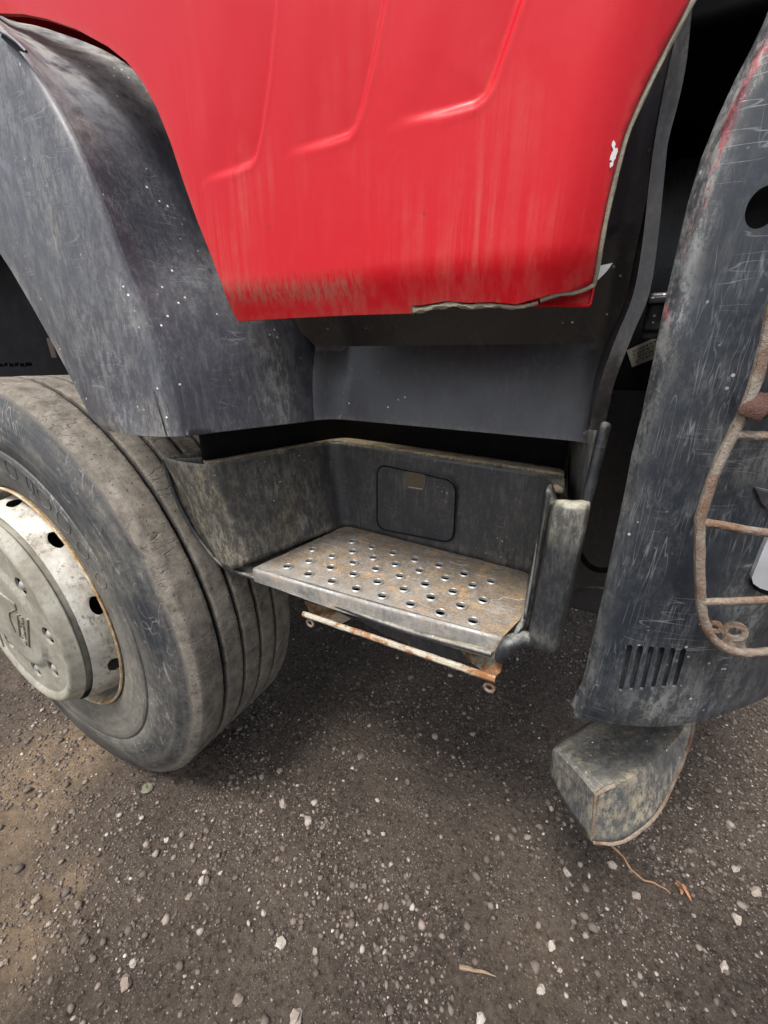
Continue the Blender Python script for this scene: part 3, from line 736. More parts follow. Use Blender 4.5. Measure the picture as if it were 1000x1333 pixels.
# dark wall rising behind the ledge
wl = [p+np.array([0, .0, -.004]) for p in led if p[1] > .62 or p[0] < -.3]
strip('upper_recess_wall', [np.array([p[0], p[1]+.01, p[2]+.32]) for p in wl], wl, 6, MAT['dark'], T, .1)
strip('recess_side_wall', [P_(742, 560, .665), P_(757, 560, .60), P_(776, 560, .545)], [P_(741, 645, .665), P_(750, 662, .60), P_(760, 680, .545)], 8, MAT['liner'], h, .25)
# left outer lip: lower edge curling under the tray
lp = crom([P_(213, 597, .441), P_(224, 634, .446), P_(240, 670, .452), (P_(262, 706, .458)), P_(290, 736, .46), P_(330, 752, .452), P_(420, 782, .452), P_(520, 818, .452), P_(640, 852, .452)], 5)
tube('housing_rim', lp, lambda t: .0042, MAT['liner'], h, 10)
bot_l = [p+np.array([0, .004, -.002]) for p in lp]
under = [np.array([max(p[0]+.03, -.52), .66, p[2]-.012]) for p in lp]
strip('housing_underside', bot_l, under, 4, MAT['liner'], h, .5)
# right hand column and tall back flange
def loftcol(name, secs, mat, parent, bev=.004, wfn=None):
    """secs: list of closed cross-sections bottom to top"""
    n_ = len(secs[0]); V = [tuple(p) for s_ in secs for p in s_]; Fc = []
    for i in range(len(secs)-1):
        for j in range(n_): a = i*n_+j; b = i*n_+(j+1) % n_; Fc.append((a, b, b+n_, a+n_))
    Fc.append(tuple(range(n_))[::-1]); Fc.append(tuple(range((len(secs)-1)*n_, len(secs)*n_)))
    me = mesh(name, V, Fc); bm = bmesh.new(); bm.from_mesh(me); bmesh.ops.recalc_face_normals(bm, faces=bm.faces)
    es = [e for e in bm.edges if len(e.link_faces) == 2 and e.calc_face_angle(0) > .5]
    bmesh.ops.bevel(bm, geom=es, offset=bev, segments=3, affect='EDGES'); bm.to_mesh(me); bm.free()
    at = me.attributes.new('wear', 'FLOAT', 'POINT')
    if wfn: at.data.foreach_set('value', np.array([wfn(v.co) for v in me.vertices], dtype=np.float32))
    return link(name, me, mat, parent, ang=40)
def sec(pl, pr, Yf, dep):   # front-left px, front-right px at Yf, depth
    a = P_(*pl, Yf); b = P_(*pr, Yf); b[2] = a[2]
    return [a, b, b+np.array([.004, dep, 0]), a+np.array([.006, dep, 0])]
def mould(name, keys, mat, parent, wfn, n_=6):
    cols = [crom([np.array(k[c]) for k in keys], n_) for c in range(len(keys[0]))]
    rows = [[cols[c][r] for c in range(len(cols))] for r in range(len(cols[0]))]
    rows = [[p for p in crom(r, 4)] for r in rows]
    V, Fc = grid(rows); me = mesh(name, V, Fc, {'wear': [wfn(p, i % len(rows[0])/(len(rows[0])-1)) for i, p in enumerate(V)]})
    bm = bmesh.new(); bm.from_mesh(me); bmesh.ops.recalc_face_normals(bm, faces=bm.faces); bm.to_mesh(me); bm.free()
    o = link(name, me, mat, parent, ang=80); m_ = o.modifiers.new('thickness', 'SOLIDIFY'); m_.thickness = .003; m_.offset = 0; return o
def crow(e, cl, cr, dy=0.):
    return [P_(e[0]-3, e[1], .535+dy), P_(e[0], e[1], .500+dy), P_(e[0]+4, e[1]+1, .506+dy), P_(cl[0]-1, cl[1], .500+dy), P_(cl[0]+2, cl[1], .476+dy), P_(cl[0]+9, cl[1], .470+dy), P_((cl[0]+cr[0])/2, (cl[1]+cr[1])/2, .468+dy), P_(cr[0]-6, cr[1]-1, .470+dy), P_(cr[0]-1, cr[1], .476+dy), P_(cr[0]+2, cr[1], .492+dy), P_(cr[0]+1, cr[1], .54+dy)]
keys = [crow((684, 822), (686, 844), (722, 850), .02), crow((684, 816), (688, 836), (724, 845)), crow((689, 790), (694, 800), (734, 808)), crow((697, 745), (704, 750), (746, 756)), crow((704, 700), (713, 704), (756, 708)),
        crow((710, 662), (719, 668), (763, 672)), crow((712, 645), (722, 656), (765, 660), .006), crow((713, 638), (724, 652), (765, 655), .022), crow((715, 632), (727, 652), (764, 653), .055)]
mould('step_column', keys, MAT['column'], h, lambda p, u: .02+.75*float(ss(.895, .925, p[2]))*(u > .3)+.8*math.exp(-((u-.17)/.05)**2)+.3*float(ss(.80, .77, p[2])))
tube('back_flange', crom([P_(789, 553, .535), P_(786, 562, .53), P_(777, 600, .525), P_(765, 650, .52), P_(752, 700, .515), P_(738, 760, .512)], 6), lambda t: .0068*(1 if t > .04 else .8), MAT['column'], h, 14, .05)
tube('corner_bracket', crom([P_(651, 858, .462), P_(655, 850, .459), P_(664, 838, .464), P_(680, 832, .476), P_(700, 834, .492)], 5), lambda t: .0075+.0035*math.sin(min(1, t*1.6)*1.57), MAT['column'], h, 16, .18)
tube('corner_lug', crom([P_(668, 832, .468), P_(677, 816, .480), P_(684, 800, .496)], 5), .0042, MAT['column'], h, 12, .3)
# bits of bent plastic on the ledge corner
sc_ = [P_(x, y, Y) for x, y, Y in ((700, 622, .66), (716, 628, .62), (730, 640, .58), (738, 652, .55), (735, 632, .58), (722, 624, .64))]
poly_prism('bent_tab', sc_, (0, .004, .004), MAT['liner'], h, .001)
# access hatch in the back wall
hm = lambda x, y, d_=0.: P_(x, y, .690-.02*(x-440)/280-.0075-d_)
hl = [hm(491, 604), hm(594, 627), hm(590, 707), hm(491, 688)]
yy = lambda p: .690-.008
def rounded(pts, r, n_=5):
    o = []
    for i in range(4):
        a, b, c = pts[i-1], pts[i], pts[(i+1) % 4]; o += corner(np.array(a), np.array(b), np.array(c), r, n_)
    return o
ro = rounded(hl, .024, 6)
hatch = poly_prism('access_hatch', ro, (0, .01, 0), MAT['liner'], h)
tube('hatch_seam', ro+[ro[0]], .0016, MAT['dark'], h, 6)
ri = rounded([hm(527, 613, .002), hm(555, 618, .002), hm(552, 640, .002), hm(527, 636, .002)], .008, 4)
box('hatch_latch', tuple(hm(534, 634, .0055)+np.array([-.004, 0, -.0015])), tuple(hm(548, 637, .002)+np.array([.004, .002, .002])), MAT['nut'], hatch, .0004)
poly_prism('finger_hole', ri, (0, .0018, 0), m_flat('dusty_brown_hole', (.10, .082, .05), .9), hatch)

# --- tread plate with raised drain holes
pl = [atZ(331, 739, Zt), atZ(450, 684, Zt), atZ(690, 746, Zt), atZ(683, 800, Zt), atZ(655, 829, Zt)]
pxy = [(p[0], p[1]) for p in pl]
pxy = pxy[:1] + [tuple(q) for q in corner(np.array(pxy[0]), np.array(pxy[1]), np.array(pxy[2]), .02)] + [tuple(q) for q in corner(np.array(pxy[1]), np.array(pxy[2]), np.array(pxy[3]), .015)] + pxy[3:]
hp = [(215,370),(318,349),(369,364),(424,379),(481,396),(544,411),(609,433),(680,453),(149,414),(206,400),(266,387),(319,375),(373,391),(430,408),(493,425),(560,444),(631,463),
      (204,434),(262,417),(321,404),(380,420),(442,439),(508,460),(580,479),(658,502),(265,453),(321,434),(384,454),(452,473),(523,494),(600,516),(328,472),(396,491),(470,512),(547,534),(632,556)]
HR = .0074
hc = [atZ(300+x*.5, 530+y*.5, Zt+.003) for x, y in hp]
holes = [[(c[0]+HR*math.cos(a), c[1]+HR*math.sin(a)) for a in np.arange(16)*math.pi/8] for c in hc]
def tray_s(V): 
    dz = np.zeros(len(V))
    for c in hc:
        d_ = np.hypot(V[:, 0]-c[0], V[:, 1]-c[1]); dz += .0016*np.exp(-((d_-HR)/.004)**2)
    dz += .0012*(vnoise(V[:, 0]*25, V[:, 1]*25, 9)-.5)
    return np.stack([V[:, 0], V[:, 1], Zt+dz], 1)
def w_tray(V, dO, P):
    o = .75+.4*ss(.0, .10, V[:, 1]-.46)+.3*ss(-.2, -.05, V[:, 0])
    o -= .5*(np.exp(-((V[:, 1]-.452)/.012)**2))
    return np.clip(o*(.7+.6*vnoise(V[:, 0]*18, V[:, 1]*18, 21)), 0, 1)
tray = sheet('tread_plate', pxy, tray_s, MAT['tray'], T, .006, holes=holes, th=.002, back=(0, 0, -1), wear=w_tray)
prof = [(HR-.0002, -.0015), (HR-.0002, .0030), (HR+.0006, .0036), (HR+.0016, .0030), (HR+.0026, .0012)]
cv, cf = grid([[(r*math.cos(a), r*math.sin(a), z) for r, z in prof] for a in [2*math.pi*k/18 for k in range(18)]], True)
cme = mesh('hole_collar', cv, cf); cme.materials.append(MAT['nut'])
for c in hc:
    o = link('hole_collar', cme, None, tray); o.location = (c[0], c[1], Zt+.0004); o.rotation_euler = (rng.uniform(-.05, .05), rng.uniform(-.05, .05), rng.uniform(0, 6))
# near-black plate added below so the holes look dark
box('hole_dark_plate', (min(p[0] for p in pxy)+.02, .48, Zt-.04), (max(p[0] for p in pxy)-.02, .66, Zt-.028), MAT['dark'], T, .002)
# folded front skirt
fa = pl[0]; fb = pl[4]; e = (fb-fa)/np.linalg.norm(fb-fa); nrm = np.array([e[1], -e[0], 0])
rows = []
for s_ in np.linspace(0, 1, 40):
    p = fa+(fb-fa)*s_; hgt = .021+.012*s_; bw = .004*math.sin(math.pi*s_); row = []
    for k in range(6): a = k/5*math.pi/2; row.append(p+nrm*(.005*math.sin(a)+bw)+np.array([0, 0, .0005-.005*(1-math.cos(a))]))
    for t_ in (.3, .6, .85, 1): row.append(p+nrm*(.005+bw)+np.array([0, 0, -.005-hgt*t_+.001*math.sin(s_*13)]))
    row.append(row[-1]-nrm*.006+np.array([0, 0, -.002])); rows.append(row)
sv, sf = grid(rows)
sk = link('front_skirt', mesh('front_skirt', sv, sf, {'wear': [.12+.5*float(vnoise(np.array(v[0]*30), np.array(v[2]*30), 5)) for v in sv]}), MAT['tray'], tray)
m_ = sk.modifiers.new('thickness', 'SOLIDIFY'); m_.thickness = .0015; m_.offset = -1

# --- rusty rail under the step
ra = P_(395, 799, .452); rb = P_(645, 884, .452)
e = (rb-ra)/np.linalg.norm(rb-ra)
rail = tube('step_rail', [ra+(rb-ra)*s_ for s_ in np.linspace(0, 1, 30)], .0050, MAT['rail'], T, 8, .2)
for px, py in ((404, 811), (637, 895)):
    c = P_(px, py, .455); tube('rail_eye', [c+np.array([.0065*math.cos(a), 0, .0065*math.sin(a)]) for a in np.linspace(0, 6.3, 20)], .0024, MAT['rusty'], rail, 8)
poly_prism('rail_bracket', [P_(396, 783, .47), P_(440, 797, .50), P_(457, 806, .53), P_(445, 812, .53), P_(405, 801, .46)], (0, .003, 0), MAT['rail'], rail, .0006)
poly_prism('rail_bracket', [P_(600, 848, .52), P_(655, 858, .47), P_(652, 875, .46), P_(640, 886, .455), P_(632, 876, .46), P_(612, 862, .50)], (0, .003, 0), MAT['rail'], rail, .0006)
poly_prism('hanging_strip', [P_(450, 797, .56), P_(520, 818, .56), P_(580, 842, .56), P_(630, 852, .56), P_(625, 866, .56), P_(560, 850, .56), P_(500, 826, .56)], (0, .003, 0), MAT['liner'], T)

# --- bumper
def g_b(x, z):
    x = np.asarray(x, float); z = np.asarray(z, float)
    Yv = .45 + 3.3*np.maximum(0, x-.07)**2
    Yv = np.where(x > .30, .45+3.3*.23**2+(x-.30)*1.52, Yv)
    Yv = Yv + 1.6*np.maximum(0, .76-z)**2 + .05*np.maximum(0, z-1.25)
    return Yv
bl_px = [(1030, -60), (1004, 8), (985, 48), (962, 92), (940, 140), (918, 195), (900, 255), (886, 315), (873, 370), (860, 430), (848, 490), (836, 545), (823, 598), (815, 640), (800, 710), (785, 780), (769, 850), (757, 898), (742, 928), (752, 936),
         (800, 942), (870, 945), (915, 938), (955, 925), (1000, 906)]
bo = xz(bl_px, g_b); zend = bo[-1][1]
bo = bo+[(.30, zend+.010), (.52, zend+.02), (.52, 1.42)]
def hole_loop(px, py, rx_, rz_, n_=28):
    c = atS(px, py, g_b); return [(c[0]+rx_*math.cos(a), c[2]+rz_*math.sin(a)) for a in np.linspace(0, 2*math.pi, n_, endpoint=False)]
b_holes = [hole_loop(993, 270, .0100, .0135), hole_loop(1026, 165, .0100, .0135)]
be = xz(bl_px[:19], g_b)
slots = []
for k in range(6):
    xa = 812+k*14; slots.append(xz([(xa+8, 842+k*1), (xa, 868), (xa-4, 898-k)], g_b))
def slot_loop(L):
    a, b = np.array(L[0]), np.array(L[-1]); e = (b-a)/np.linalg.norm(b-a); n_ = np.array([-e[1], e[0]]); r = .0026
    return [a+(n_*math.cos(t)-e*math.sin(t))*r for t in np.linspace(0, math.pi, 7)]+[b+(-n_*math.cos(t)+e*math.sin(t))*r*.8 for t in np.linspace(0, math.pi, 7)]
b_holes += [slot_loop(l_) for l_ in slots]
def b_disp(V):
    d_, s_, a_ = pdist(V, be, False); o = .013*np.exp(-(d_/.0055)**2)*1.0
    o += .0012*np.exp(-((d_-.014)/.006)**2)*0
    o += .0015*(vnoise(V[:, 0]*14, V[:, 1]*9, 4)-.5)
    # recessed field behind the light guard
    return o
scr1 = xz([(1000, 55), (950, 130), (915, 230), (898, 330), (880, 420)], g_b)
def w_b(V, dO, P):
    d1 = pdist(V, be, False)[0]; d2 = pdist(V, scr1, False)[0]
    o = .85*np.exp(-((d1-.010)/.008)**2)*ss(1.06, 1.24, V[:, 1])+.5*np.exp(-(d1/.010)**2)
    for c, r, a in (((880, 405), .008, 1.0), ((985, 580), .03, .6), ((985, 770), .03, .8), ((850, 920), .04, .4), ((940, 900), .05, .4), ((960, 830), .02, .5)):
        q = atS(*c, g_b); o += a*np.exp(-((V[:, 0]-q[0])**2+(V[:, 1]-q[2])**2)/(r*r))
    return np.clip(o, 0, 1.05)
bump_o = sheet('bumper', bo, gsurf(g_b, b_disp), MAT['bumper'], T, .0031, holes=b_holes, th=.004, wear=w_b, ang=60)
# dark backing seen through the round holes
for px, py in ((992, 270), (1016, 165)):
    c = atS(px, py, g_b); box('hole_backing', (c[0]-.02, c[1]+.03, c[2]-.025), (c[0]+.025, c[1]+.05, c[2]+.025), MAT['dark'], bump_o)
sb = xz([(800, 832), (900, 832), (896, 912), (796, 912)], g_b)
sheet('slot_backing', sb, gsurf(lambda x, z: g_b(x, z)+.0062), MAT['column'], bump_o, .01, th=.003)
# lamp unit let into the bumper behind the guard
def g_l(off): return lambda x, z: g_b(x, z)-off
lp_px = [(1003, 695), (995, 712), (986, 735), (979, 752), (981, 760), (990, 766), (1010, 772), (1060, 770), (1060, 690)]
lamp = sheet('corner_lamp', xz(lp_px, g_l(.008)), gsurf(g_l(.008)), MAT['lamp'], bump_o, .006, th=.010)
tube('lamp_gasket', [atS(x, y, g_l(.004)) for x, y in ((979, 755), (983, 763), (992, 769), (1012, 775))], .0024, MAT['dark'], lamp, 6)
poly_prism('reflection_patch', [atS(x, y, g_l(.003)) for x, y in ((982, 634), (1006, 640), (1006, 662), (998, 664), (990, 655))], (0, .004, 0), MAT['plastic'], bump_o, .001)  # added plate standing in for a triangular reflection near the lamp

# --- rusty light guard in front of the bumper
off = .030
gg = g_l(off)
main = crom([(1012, 380), (1000, 432), (987, 485), (972, 530), (955, 564), (937, 600), (922, 640), (913, 672), (911, 700), (911, 735), (912, 770), (915, 800), (925, 827), (943, 843), (968, 850), (1000, 848), (1060, 842)], 5)
guard = tube('light_guard', [atS(x, y, gg) for x, y in main], .0043, MAT['rusty'], T, 12, .18)
for pts in ([(955, 566), (975, 567), (1000, 568), (1040, 570), (1076, 571)], [(912, 680), (935, 683), (965, 689), (1000, 694), (1050, 700), (1080, 703)], [(914, 784), (950, 783), (1000, 781), (1050, 779), (1079, 778)]):
    tube('crossbar', [atS(x, y, gg) for x, y in crom(pts, 5)], .0038, MAT['rusty'], guard, 10, .18)
tube('guard_upright', [atS(x, y, gg) for x, y in crom([(1060, 842), (1078, 800), (1080, 700), (1076, 570), (1060, 460), (1040, 400), (1012, 380)], 5)], .0043, MAT['rusty'], guard, 12, .18)
def ring_plate(name, px, py, r0, r1, parent, n_=24):
    c = atS(px, py, g_l(off-.004)); V = []
    rows = [[c+np.array([r*math.cos(a), y0+.0, r*math.sin(a)]) for r, y0 in ((r0, 0), (r1, 0), (r1, .003), (r0, .003), (r0, 0))] for a in [2*math.pi*k/n_ for k in range(n_)]]
    V, Fc = grid(rows, True); return link(name, mesh(name, V, Fc), MAT['rusty'], parent)
ring_plate('mount_tab', 957, 823, .0052, .0105, guard); ring_plate('mount_tab', 931, 817, .0028, .0065, guard)
poly_prism('tab_web', [atS(x, y, g_l(off-.004)) for x, y in ((938, 838), (946, 826), (957, 836), (968, 834), (974, 848), (950, 846))], (0, .003, 0), MAT['rusty'], guard)
tube('guard_mount', crom([atS(974, 541, g_l(off+.001)), atS(984, 533, g_l(off+.002)), atS(996, 526, g_l(off-.006)), atS(1016, 520, g_l(0.0))], 5), lambda t: .008+.002*t, MAT['bolt'], guard, 16, .5)

# --- bent steel piece hanging under the bumper
A = P_(722, 976, .56); Bp = P_(779, 930, .68); Cp = P_(900, 930, .66); D = P_(776, 1034, .50)
G1 = P_(872, 969, .60); R1 = P_(835, 1003, .545)
Ee = P_(770, 1093, .505); Fp = P_(822, 1084, .53); Gp = P_(872, 1020, .59); Hh = P_(897, 950, .655); Lw = P_(717, 1006, .57); Mm = P_(740, 1052, .53)
ridge = crom([D, P_(800, 1022, .515), R1, G1, P_(892, 943, .655), P_(897, 915, .68)], 5)
lowr = crom([Ee, P_(800, 1094, .515), Fp, P_(852, 1057, .56), Gp, P_(895, 962, .64), P_(902, 925, .68)], 5)
n_ = min(len(ridge), len(lowr))
def res_(L, n_): 
    L = np.array(L); s_ = np.r_[0, np.cumsum(np.linalg.norm(np.diff(L, axis=0), axis=1))]; t = np.linspace(0, s_[-1], n_)
    return [np.array([np.interp(x, s_, L[:, k]) for k in range(3)]) for x in t]
ridge = res_(ridge, 26); lowr = res_(lowr, 26)
backs = res_(crom([A, P_(745, 958, .61), P_(779, 935, .67), P_(800, 915, .70)], 5), 26)
rows = []; ws = []
for a, b, c in zip(lowr, ridge, backs):
    r = []; 
    e1 = a-b
    for s_ in np.linspace(0, 1, 9)[:-1]: r.append(a+(b-a)*s_); ws.append(1.2 if s_ < .3 else .85)
    for s_ in np.linspace(0, 1, 12):
        q = b+(c-b)*s_
        r.append(q+np.array([0, 0, .004*math.sin(math.pi*s_)])); ws.append(1. if s_ < .08 else .3)
    rows.append(r)
# left end face
V, Fc = grid(rows); n0 = len(V); 
Lf = rows[0][8:]; lo_ = res_(crom([Ee, Mm, Lw], 5), len(Lf)); m3 = 6
base_i = n0
for i, (p, q) in enumerate(zip(Lf, lo_)):
    for k in range(m3+1): V.append(np.array(p)+(q-np.array(p))*k/m3); ws.append(.9 if i < 1 else .4)
for i in range(len(Lf)-1):
    for k in range(m3): a = base_i+i*(m3+1)+k; Fc.append((a, a+1, a+m3+2, a+m3+1))
me = mesh('bent_skirt', V, Fc, {'wear': ws}); bm = bmesh.new(); bm.from_mesh(me); bmesh.ops.remove_doubles(bm, verts=bm.verts, dist=1e-4); bmesh.ops.recalc_face_normals(bm, faces=bm.faces); bm.to_mesh(me); bm.free()
sk2 = link('bumper_end_piece', me, MAT['flap'], bump_o, ang=50); m_ = sk2.modifiers.new('thickness', 'SOLIDIFY'); m_.thickness = .004; m_.offset = -1
tube('rusty_edge', [P_(800, 1022, .512), P_(788, 1027, .504), P_(776, 1034, .4985), P_(774, 1060, .4995), P_(770, 1093, .504)], .0030, MAT['rusty'], bump_o, 8, .4)
tube('rusty_edge', [p+np.array([.002, -.003, .0]) for p in lowr], .0034, MAT['rusty'], bump_o, 8, .4)
box('hanger_bracket', (.06, .66, .50), (.12, .70, .95), MAT['dark'], bump_o, .004)

# --- wheel
AX, AZ = -1.155, .535
def disc_s(V):   # u = angle, v = position along the profile
    pr = np.array([(.455, .288), (.42, .282), (.38, .275), (.345, .268), (.322, .261), (.311, .2565)])
    k = np.linspace(0, 1, len(pr)); t = V[:, 1]/.165
    Yv = np.interp(t, k, pr[:, 0]); R = np.interp(t, k, pr[:, 1]); a = V[:, 0]/.27
    return np.stack([AX+R*np.cos(a), Yv, AZ+R*np.sin(a)], 1)
hh = []
a0 = math.radians(52)
for k in range(10):
    a = a0-math.radians(36)*k
    a = (a+math.pi*1.0) % (2*math.pi)-math.pi
    if abs(abs(a)-math.pi) < .2: a = math.copysign(math.pi-.22, a)
    hh.append([(.27*a+.023*math.cos(t), .098+.019*math.sin(t)) for t in np.linspace(0, 2*math.pi, 20, endpoint=False)])
L_ = .27*math.pi
wheel = sheet('front_wheel', [(-L_, 0), (L_, 0), (L_, .165), (-L_, .165)], disc_s, MAT['disc'], T, .012, holes=hh, th=.006, back=(0, 1, 0))
lathe('rim_flange', [(.372, .296), (.356, .300), (.3475, .304), (.3445, .3015), (.346, .2975), (.352, .2945), (.362, .2925)], MAT['flange'], wheel, 160)
lathe('rim_barrel', [(.360, .2925), (.385, .290), (.41, .287), (.52, .262), (.66, .262)], MAT['disc'], wheel, 120)
lathe('brake_drum', [(.44, .02), (.44, .22), (.62, .23)], MAT['dark'], wheel, 80)
cap = lathe('hub_cap', [(.330, .244), (.304, .246), (.3005, .2505), (.2985, .2505), (.2965, .248), (.2800, .2375), (.2765, .2335), (.2755, .2285), (.2765, .2235), (.2800, .2165), (.2830, .2120)], MAT['cap'], wheel, 160)
def circ_(cx, cz, r, n_=22, k=1.): return [(cx+r*math.cos(a), cz+r*k*math.sin(a)) for a in np.linspace(0, 2*math.pi, n_, endpoint=False)]
nang = [math.radians(NA+45*k) for k in range(8) for NA in (1,)]
NR = .160
hf = [circ_(AX+NR*math.cos(a), AZ+NR*math.sin(a), .0225) for a in nang]
def face_s(V):
    r = np.hypot(V[:, 0]-AX, V[:, 1]-AZ); Yv = .2830-.007*ss(.138, .128, r)
    return np.stack([V[:, 0], Yv, V[:, 1]], 1)
sheet('cap_face', circ_(AX, AZ, .2125, 120), face_s, MAT['cap'], cap, .009, holes=hf, th=.005)
lathe('cap_backing', [(.335, .001), (.335, .245)], MAT['dark'], cap, 60)
nm = [(.034, .0), (.0335, .006), (.031, .011), (.026, .0145), (.018, .0162), (.0, .0165)]
nv_, nf_ = grid([[(r*math.cos(a), -z, r*math.sin(a)) for z, r in [(.0, .0), (.001, .006), (-.0, .0)]] for a in range(3)])
rowsn = [[(r*math.cos(a), -y0, r*math.sin(a)) for r, y0 in ((.0165, 0), (.0165, .022), (.0150, .030), (.0105, .0365), (.0052, .0395), (.0001, .040))] for a in [2*math.pi*k/20 for k in range(20)]]
v_, f_ = grid(rowsn, True); nme = mesh('wheel_nut', v_, f_); nme.materials.append(MAT['nut'])
bm = bmesh.new(); bm.from_mesh(nme); bmesh.ops.recalc_face_normals(bm, faces=bm.faces); bm.to_mesh(nme); bm.free()
for a in nang:
    o = link('wheel_nut', nme, None, wheel); o.location = (AX+NR*math.cos(a)-.002, .322, AZ+NR*math.sin(a)-.001)
# raised emblem on the cap
def bar(pts, r=.0016): tube('emblem', [np.array(atY(x, y, .2750)) for x, y in pts], r, MAT['cap'], cap, 6)
bar([(-25, 752), (0, 772), (19, 786)], .002); bar([(19, 786), (21, 793), (12, 797), (13, 806), (20, 823)], .0018)
bar([(23, 800), (26, 828)], .0022); bar([(36, 806), (38, 842)], .0022); bar([(-20, 800), (-2, 822), (5, 842)], .002)
tc = bpy.data.curves.new('t', 'FONT'); tc.body = 'SINOTRUK'; tc.size = .0125; tc.extrude = .0012; tc.align_x = 'CENTER'; tc.align_y = 'CENTER'
to = bpy.data.objects.new('t', tc); S.collection.objects.link(to)
dg = bpy.context.evaluated_depsgraph_get(); tm = bpy.data.meshes.new_from_object(to.evaluated_get(dg)); bpy.data.objects.remove(to)
pA = np.array(atY(27, 801, .2755)); pB = np.array(atY(33, 838, .2755)); pc = (pA+pB)/2; dv = Vector(pB-pA).normalized()
zax = Vector((0, -1, 0)); Mx = Matrix((dv, zax.cross(dv), zax)).transposed().to_4x4(); Mx.translation = Vector(pc)
Mx = Mx @ Matrix.Scale(np.linalg.norm(pB-pA)/max(.001, (max(v.co.x for v in tm.vertices)-min(v.co.x for v in tm.vertices))), 4)
tm.transform(Mx); tm.materials.clear(); link('emblem_lettering', tm, MAT['cap'], cap, smooth=False)

# tyre: sidewall mesh and tread mesh
side = [(.375, .2965), (.362, .299), (.352, .305), (.3475, .315), (.3445, .330), (.3425, .345), (.3405, .352), (.3415, .356), (.3400, .372), (.3385, .388), (.338, .400),
        (.3395, .402), (.3420, .403), (.3422, .405), (.3402, .407), (.3400, .430), (.3412, .450), (.3420, .452), (.3424, .462), (.3430, .4635), (.3438, .474), (.3446, .4755), (.3456, .487), (.3466, .4885), (.3485, .500), (.3500, .5015), (.3545, .514), (.359, .5235)]
def rag(a, j, Yv, R):
    if j >= len(side)-4:
        k = (j-len(side)+5)/4; nn = noise.noise(Vector((math.cos(a)*14, math.sin(a)*14, j*.3)))+.6*noise.noise(Vector((math.cos(a)*45, math.sin(a)*45, j*.7)))
        Yv += .0022*nn*k; R += .0018*nn*k
    if .29 < a < .62 and R > .46:  # chunk torn from the shoulder
        k = math.exp(-((a-.47)/.05)**2)*ss(.47, .53, R); Yv += .004*k; R -= .004*k
    x = R*math.cos(a)
    if AZ+R*math.sin(a) < .001: R = (AZ-.001)/-math.sin(a); Yv -= 0
    return Yv, R
tyre = lathe('tyre', side, MAT['side'], wheel, 300, fn=rag, ang=50)
ta = tyre.data.attributes.new('wear', 'FLOAT', 'POINT')
ta.data.foreach_set('value', np.array([float(ss(.514, .524, math.hypot(v.co.x-AX, v.co.z-AZ)))*.8 for v in tyre.data.vertices], dtype=np.float32))
TR = .5385
tp = [(.359, .5235, .0), (.364, .531, .0), (.370, .5355, 0)]
gr = [(.432, .011), (.487, .009), (.539, .009), (.590, .008)]
yv = .372
def add(y, r, w_): tp.append((y, r, w_))
last_y = .372
for gc, gw in gr:
    for s_ in np.linspace(last_y, gc-gw/2-.001, 7): add(s_, TR, 0.)
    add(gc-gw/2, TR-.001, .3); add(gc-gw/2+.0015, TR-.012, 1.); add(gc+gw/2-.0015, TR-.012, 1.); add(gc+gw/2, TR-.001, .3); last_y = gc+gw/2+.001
for s_ in np.linspace(last_y, .642, 7): add(s_, TR, 0.)
add(.650, .532, 0); add(.656, .520, 0); add(.665, .47, 0); add(.668, .40, 0); add(.65, .31, 0)
def trag(a, j, Yv, R):
    if R > .534:
        nn = noise.noise(Vector((math.cos(a)*26, math.sin(a)*26, Yv*46)))*.6+noise.noise(Vector((math.cos(a)*70, math.sin(a)*70, Yv*110)))*.5
        R += .0015*nn; Yv += .0011*noise.noise(Vector((math.cos(a)*60, math.sin(a)*60, j*.9)))
    elif j < 2:
        nn = noise.noise(Vector((math.cos(a)*14, math.sin(a)*14, (len(side)-1+j)*.3)))+.6*noise.noise(Vector((math.cos(a)*45, math.sin(a)*45, (len(side)-1+j)*.7)))
        Yv += .0022*nn; R += .0018*nn
        if .29 < a < .62: k = math.exp(-((a-.47)/.05)**2); Yv += .004*k; R -= .004*k
    if AZ+R*math.sin(a) < .001: R = (AZ-.001)/-math.sin(a)
    return Yv, R
tr = lathe('tread', [(a, b) for a, b, _ in tp], MAT['tread'], wheel, 420, fn=trag, ang=70)
ta = tr.data.attributes.new('wear', 'FLOAT', 'POINT'); ta.data.foreach_set('value', np.tile(np.array([c for *_, c in tp], dtype=np.float32), 420))  # on the tread this attribute holds the groove mask
# embossed sidewall letters (outlined blocks)
def side_pt(R, a, out=.0):
    ys = np.interp(R, [q[1] for q in side], [q[0] for q in side]); return np.array([AX+R*math.cos(a), ys-out, AZ+R*math.sin(a)])
for px_, py_, wd, kind in ((12, 604, .05, 'D'), (37, 616, .028, 'I'), (57, 640, .062, 'O'), (84, 676, .060, 'D'), (108, 716, .05, 'O'), (128, 757, .045, 'D')):
    q_ = atY(px_, py_, .339); ac = math.atan2(q_[2]-AZ, q_[0]-AX)
    loop = []
    for t in np.linspace(0, 2*math.pi, 33):
        cx, cy = math.cos(t), math.sin(t); e_ = 2.6 if kind != 'O' else 2.0
        m_ = (abs(cx)**e_+abs(cy)**e_)**(-1/e_); loop.append(side_pt(.3725+.0205*cy*m_, ac+wd*cx*m_, .0))
    tube('sidewall_letter', loop, .0011, MAT['side'], wheel, 6)
for Rr in (.3555, .3945):
    pass
# worn wear-mark ribs hanging from the shoulder
for ac in ():
    tube('rubber_scab', [side_pt(.514, ac, .001), side_pt(.500, ac+.012, .0015), side_pt(.488, ac+.006, .001)], lambda t: .0040*(1-.4*t), MAT['edge'], wheel, 7, .5)

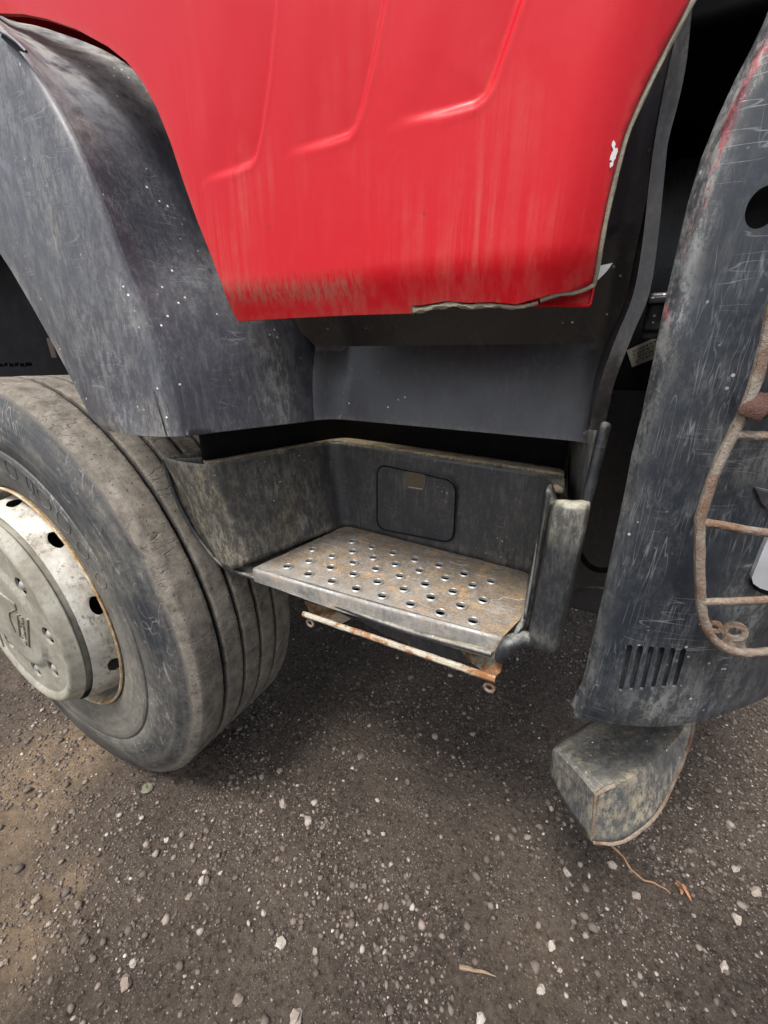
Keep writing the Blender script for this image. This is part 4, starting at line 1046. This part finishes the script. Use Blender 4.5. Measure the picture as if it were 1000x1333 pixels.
# --- wheel arch interior and the dark parts behind
box('inner_arch_wall', (-7, .80, .55), (-.55, .83, 1.6), MAT['dark'], T, .004)
box('arch_roof', (-7, .58, 1.50), (-.62, .85, 1.54), MAT['dark'], T, .004)
box('arch_front_wall', (-.62, .64, 1.06), (-.60, .85, 1.5), MAT['dark'], T, .004)
box('arch_panel', (-1.5, .72, 1.10), (-1.02, .745, 1.5), MAT['dark'], T, .01)
for k in range(7):
    p = P_(-10+k*7, 474+(k % 2), .70); box('seal_tooth', (p[0]-.004, .70, p[2]-.006), (p[0]+.004, .72, p[2]+.006), MAT['dark'], T, .001)
b0 = P_(68, 452, .78); box('brown_bracket', (b0[0]-.015, .775, b0[2]-.035), (b0[0]+.02, .795, b0[2]+.03), m_flat('brown_steel', (.11, .08, .06), .8), T, .003)
box('chassis_beam', (-2.2, 1.02, .62), (.35, 1.10, .95), MAT['dark'], T, .01)
box('front_axle', (-1.22, .68, .46), (-1.09, 2.5, .60), MAT['dark'], T, .02)
q = P_(760, 797, .95); box('radiator_housing', (-.20, .95, q[2]), (.36, 1.02, 2.3), MAT['plastic'], T, .01)
box('front_crossmember', (.16, .72, .72), (.40, 1.8, 2.2), MAT['plastic'], T, .02)
box('far_skirt', (-2.2, 2.6, .45), (.3, 2.66, 1.6), MAT['dark'], T, .01)
q = P_(857, 405, .62); box('clip', (q[0]-.012, .62, q[2]-.022), (q[0]+.016, .64, q[2]+.020), MAT['plastic'], T, .004)
q = P_(862, 392, .62); box('clip', (q[0]-.014, .61, q[2]-.003), (q[0]+.014, .64, q[2]+.004), MAT['plastic'], T, .001)
q = P_(862, 438, .62); box('clip', (q[0]-.02, .625, q[2]-.002), (q[0]+.014, .64, q[2]+.004), MAT['plastic'], T, .001)
pth = [P_(745, 700, .90), P_(765, 735, .88), P_(790, 742, .86), P_(812, 730, .86)]
tube('hose', crom(pth, 5), .006, MAT['dark'], T, 8); tube('hose', crom([P_(742, 775, .9), P_(770, 765, .88), P_(810, 772, .87)], 5), .004, MAT['plastic'], T, 8)
# paper label on a part in the gap
YL = .66
Lc = [P_(816, 456, YL), P_(858, 437, YL), P_(864, 462, YL), P_(823, 478, YL)]
lab = poly_prism('paper_label', Lc, (0, .001, 0), MAT['label'], T)
box('label_carrier', (min(p[0] for p in Lc)-.01, YL+.002, min(p[2] for p in Lc)-.03), (max(p[0] for p in Lc)+.03, YL+.02, max(p[2] for p in Lc)+.05), MAT['dark'], T, .004)
V = []; Fc = []
ex = Lc[1]-Lc[0]; ez = Lc[3]-Lc[0]
for r_i in range(4):
    for c_i in range(8):
        for m_i in range(3):
            u = .14+c_i*.105+rng.uniform(-.01, .02)+m_i*.022; v = .16+r_i*.2+rng.uniform(-.02, .02); w_ = rng.uniform(.012, .05); h_ = rng.uniform(.03, .11); b = len(V)
            if rng.uniform() < .25: continue
            for du, dv_ in ((0, 0), (w_, 0), (w_, h_), (0, h_)): V.append(Lc[0]+ex*(u+du)+ez*(v+dv_)+np.array([0, -.0004, 0]))
            Fc.append((b, b+1, b+2, b+3))
link('label_print', mesh('label_print', V, Fc), MAT['ink'], lab, smooth=False)
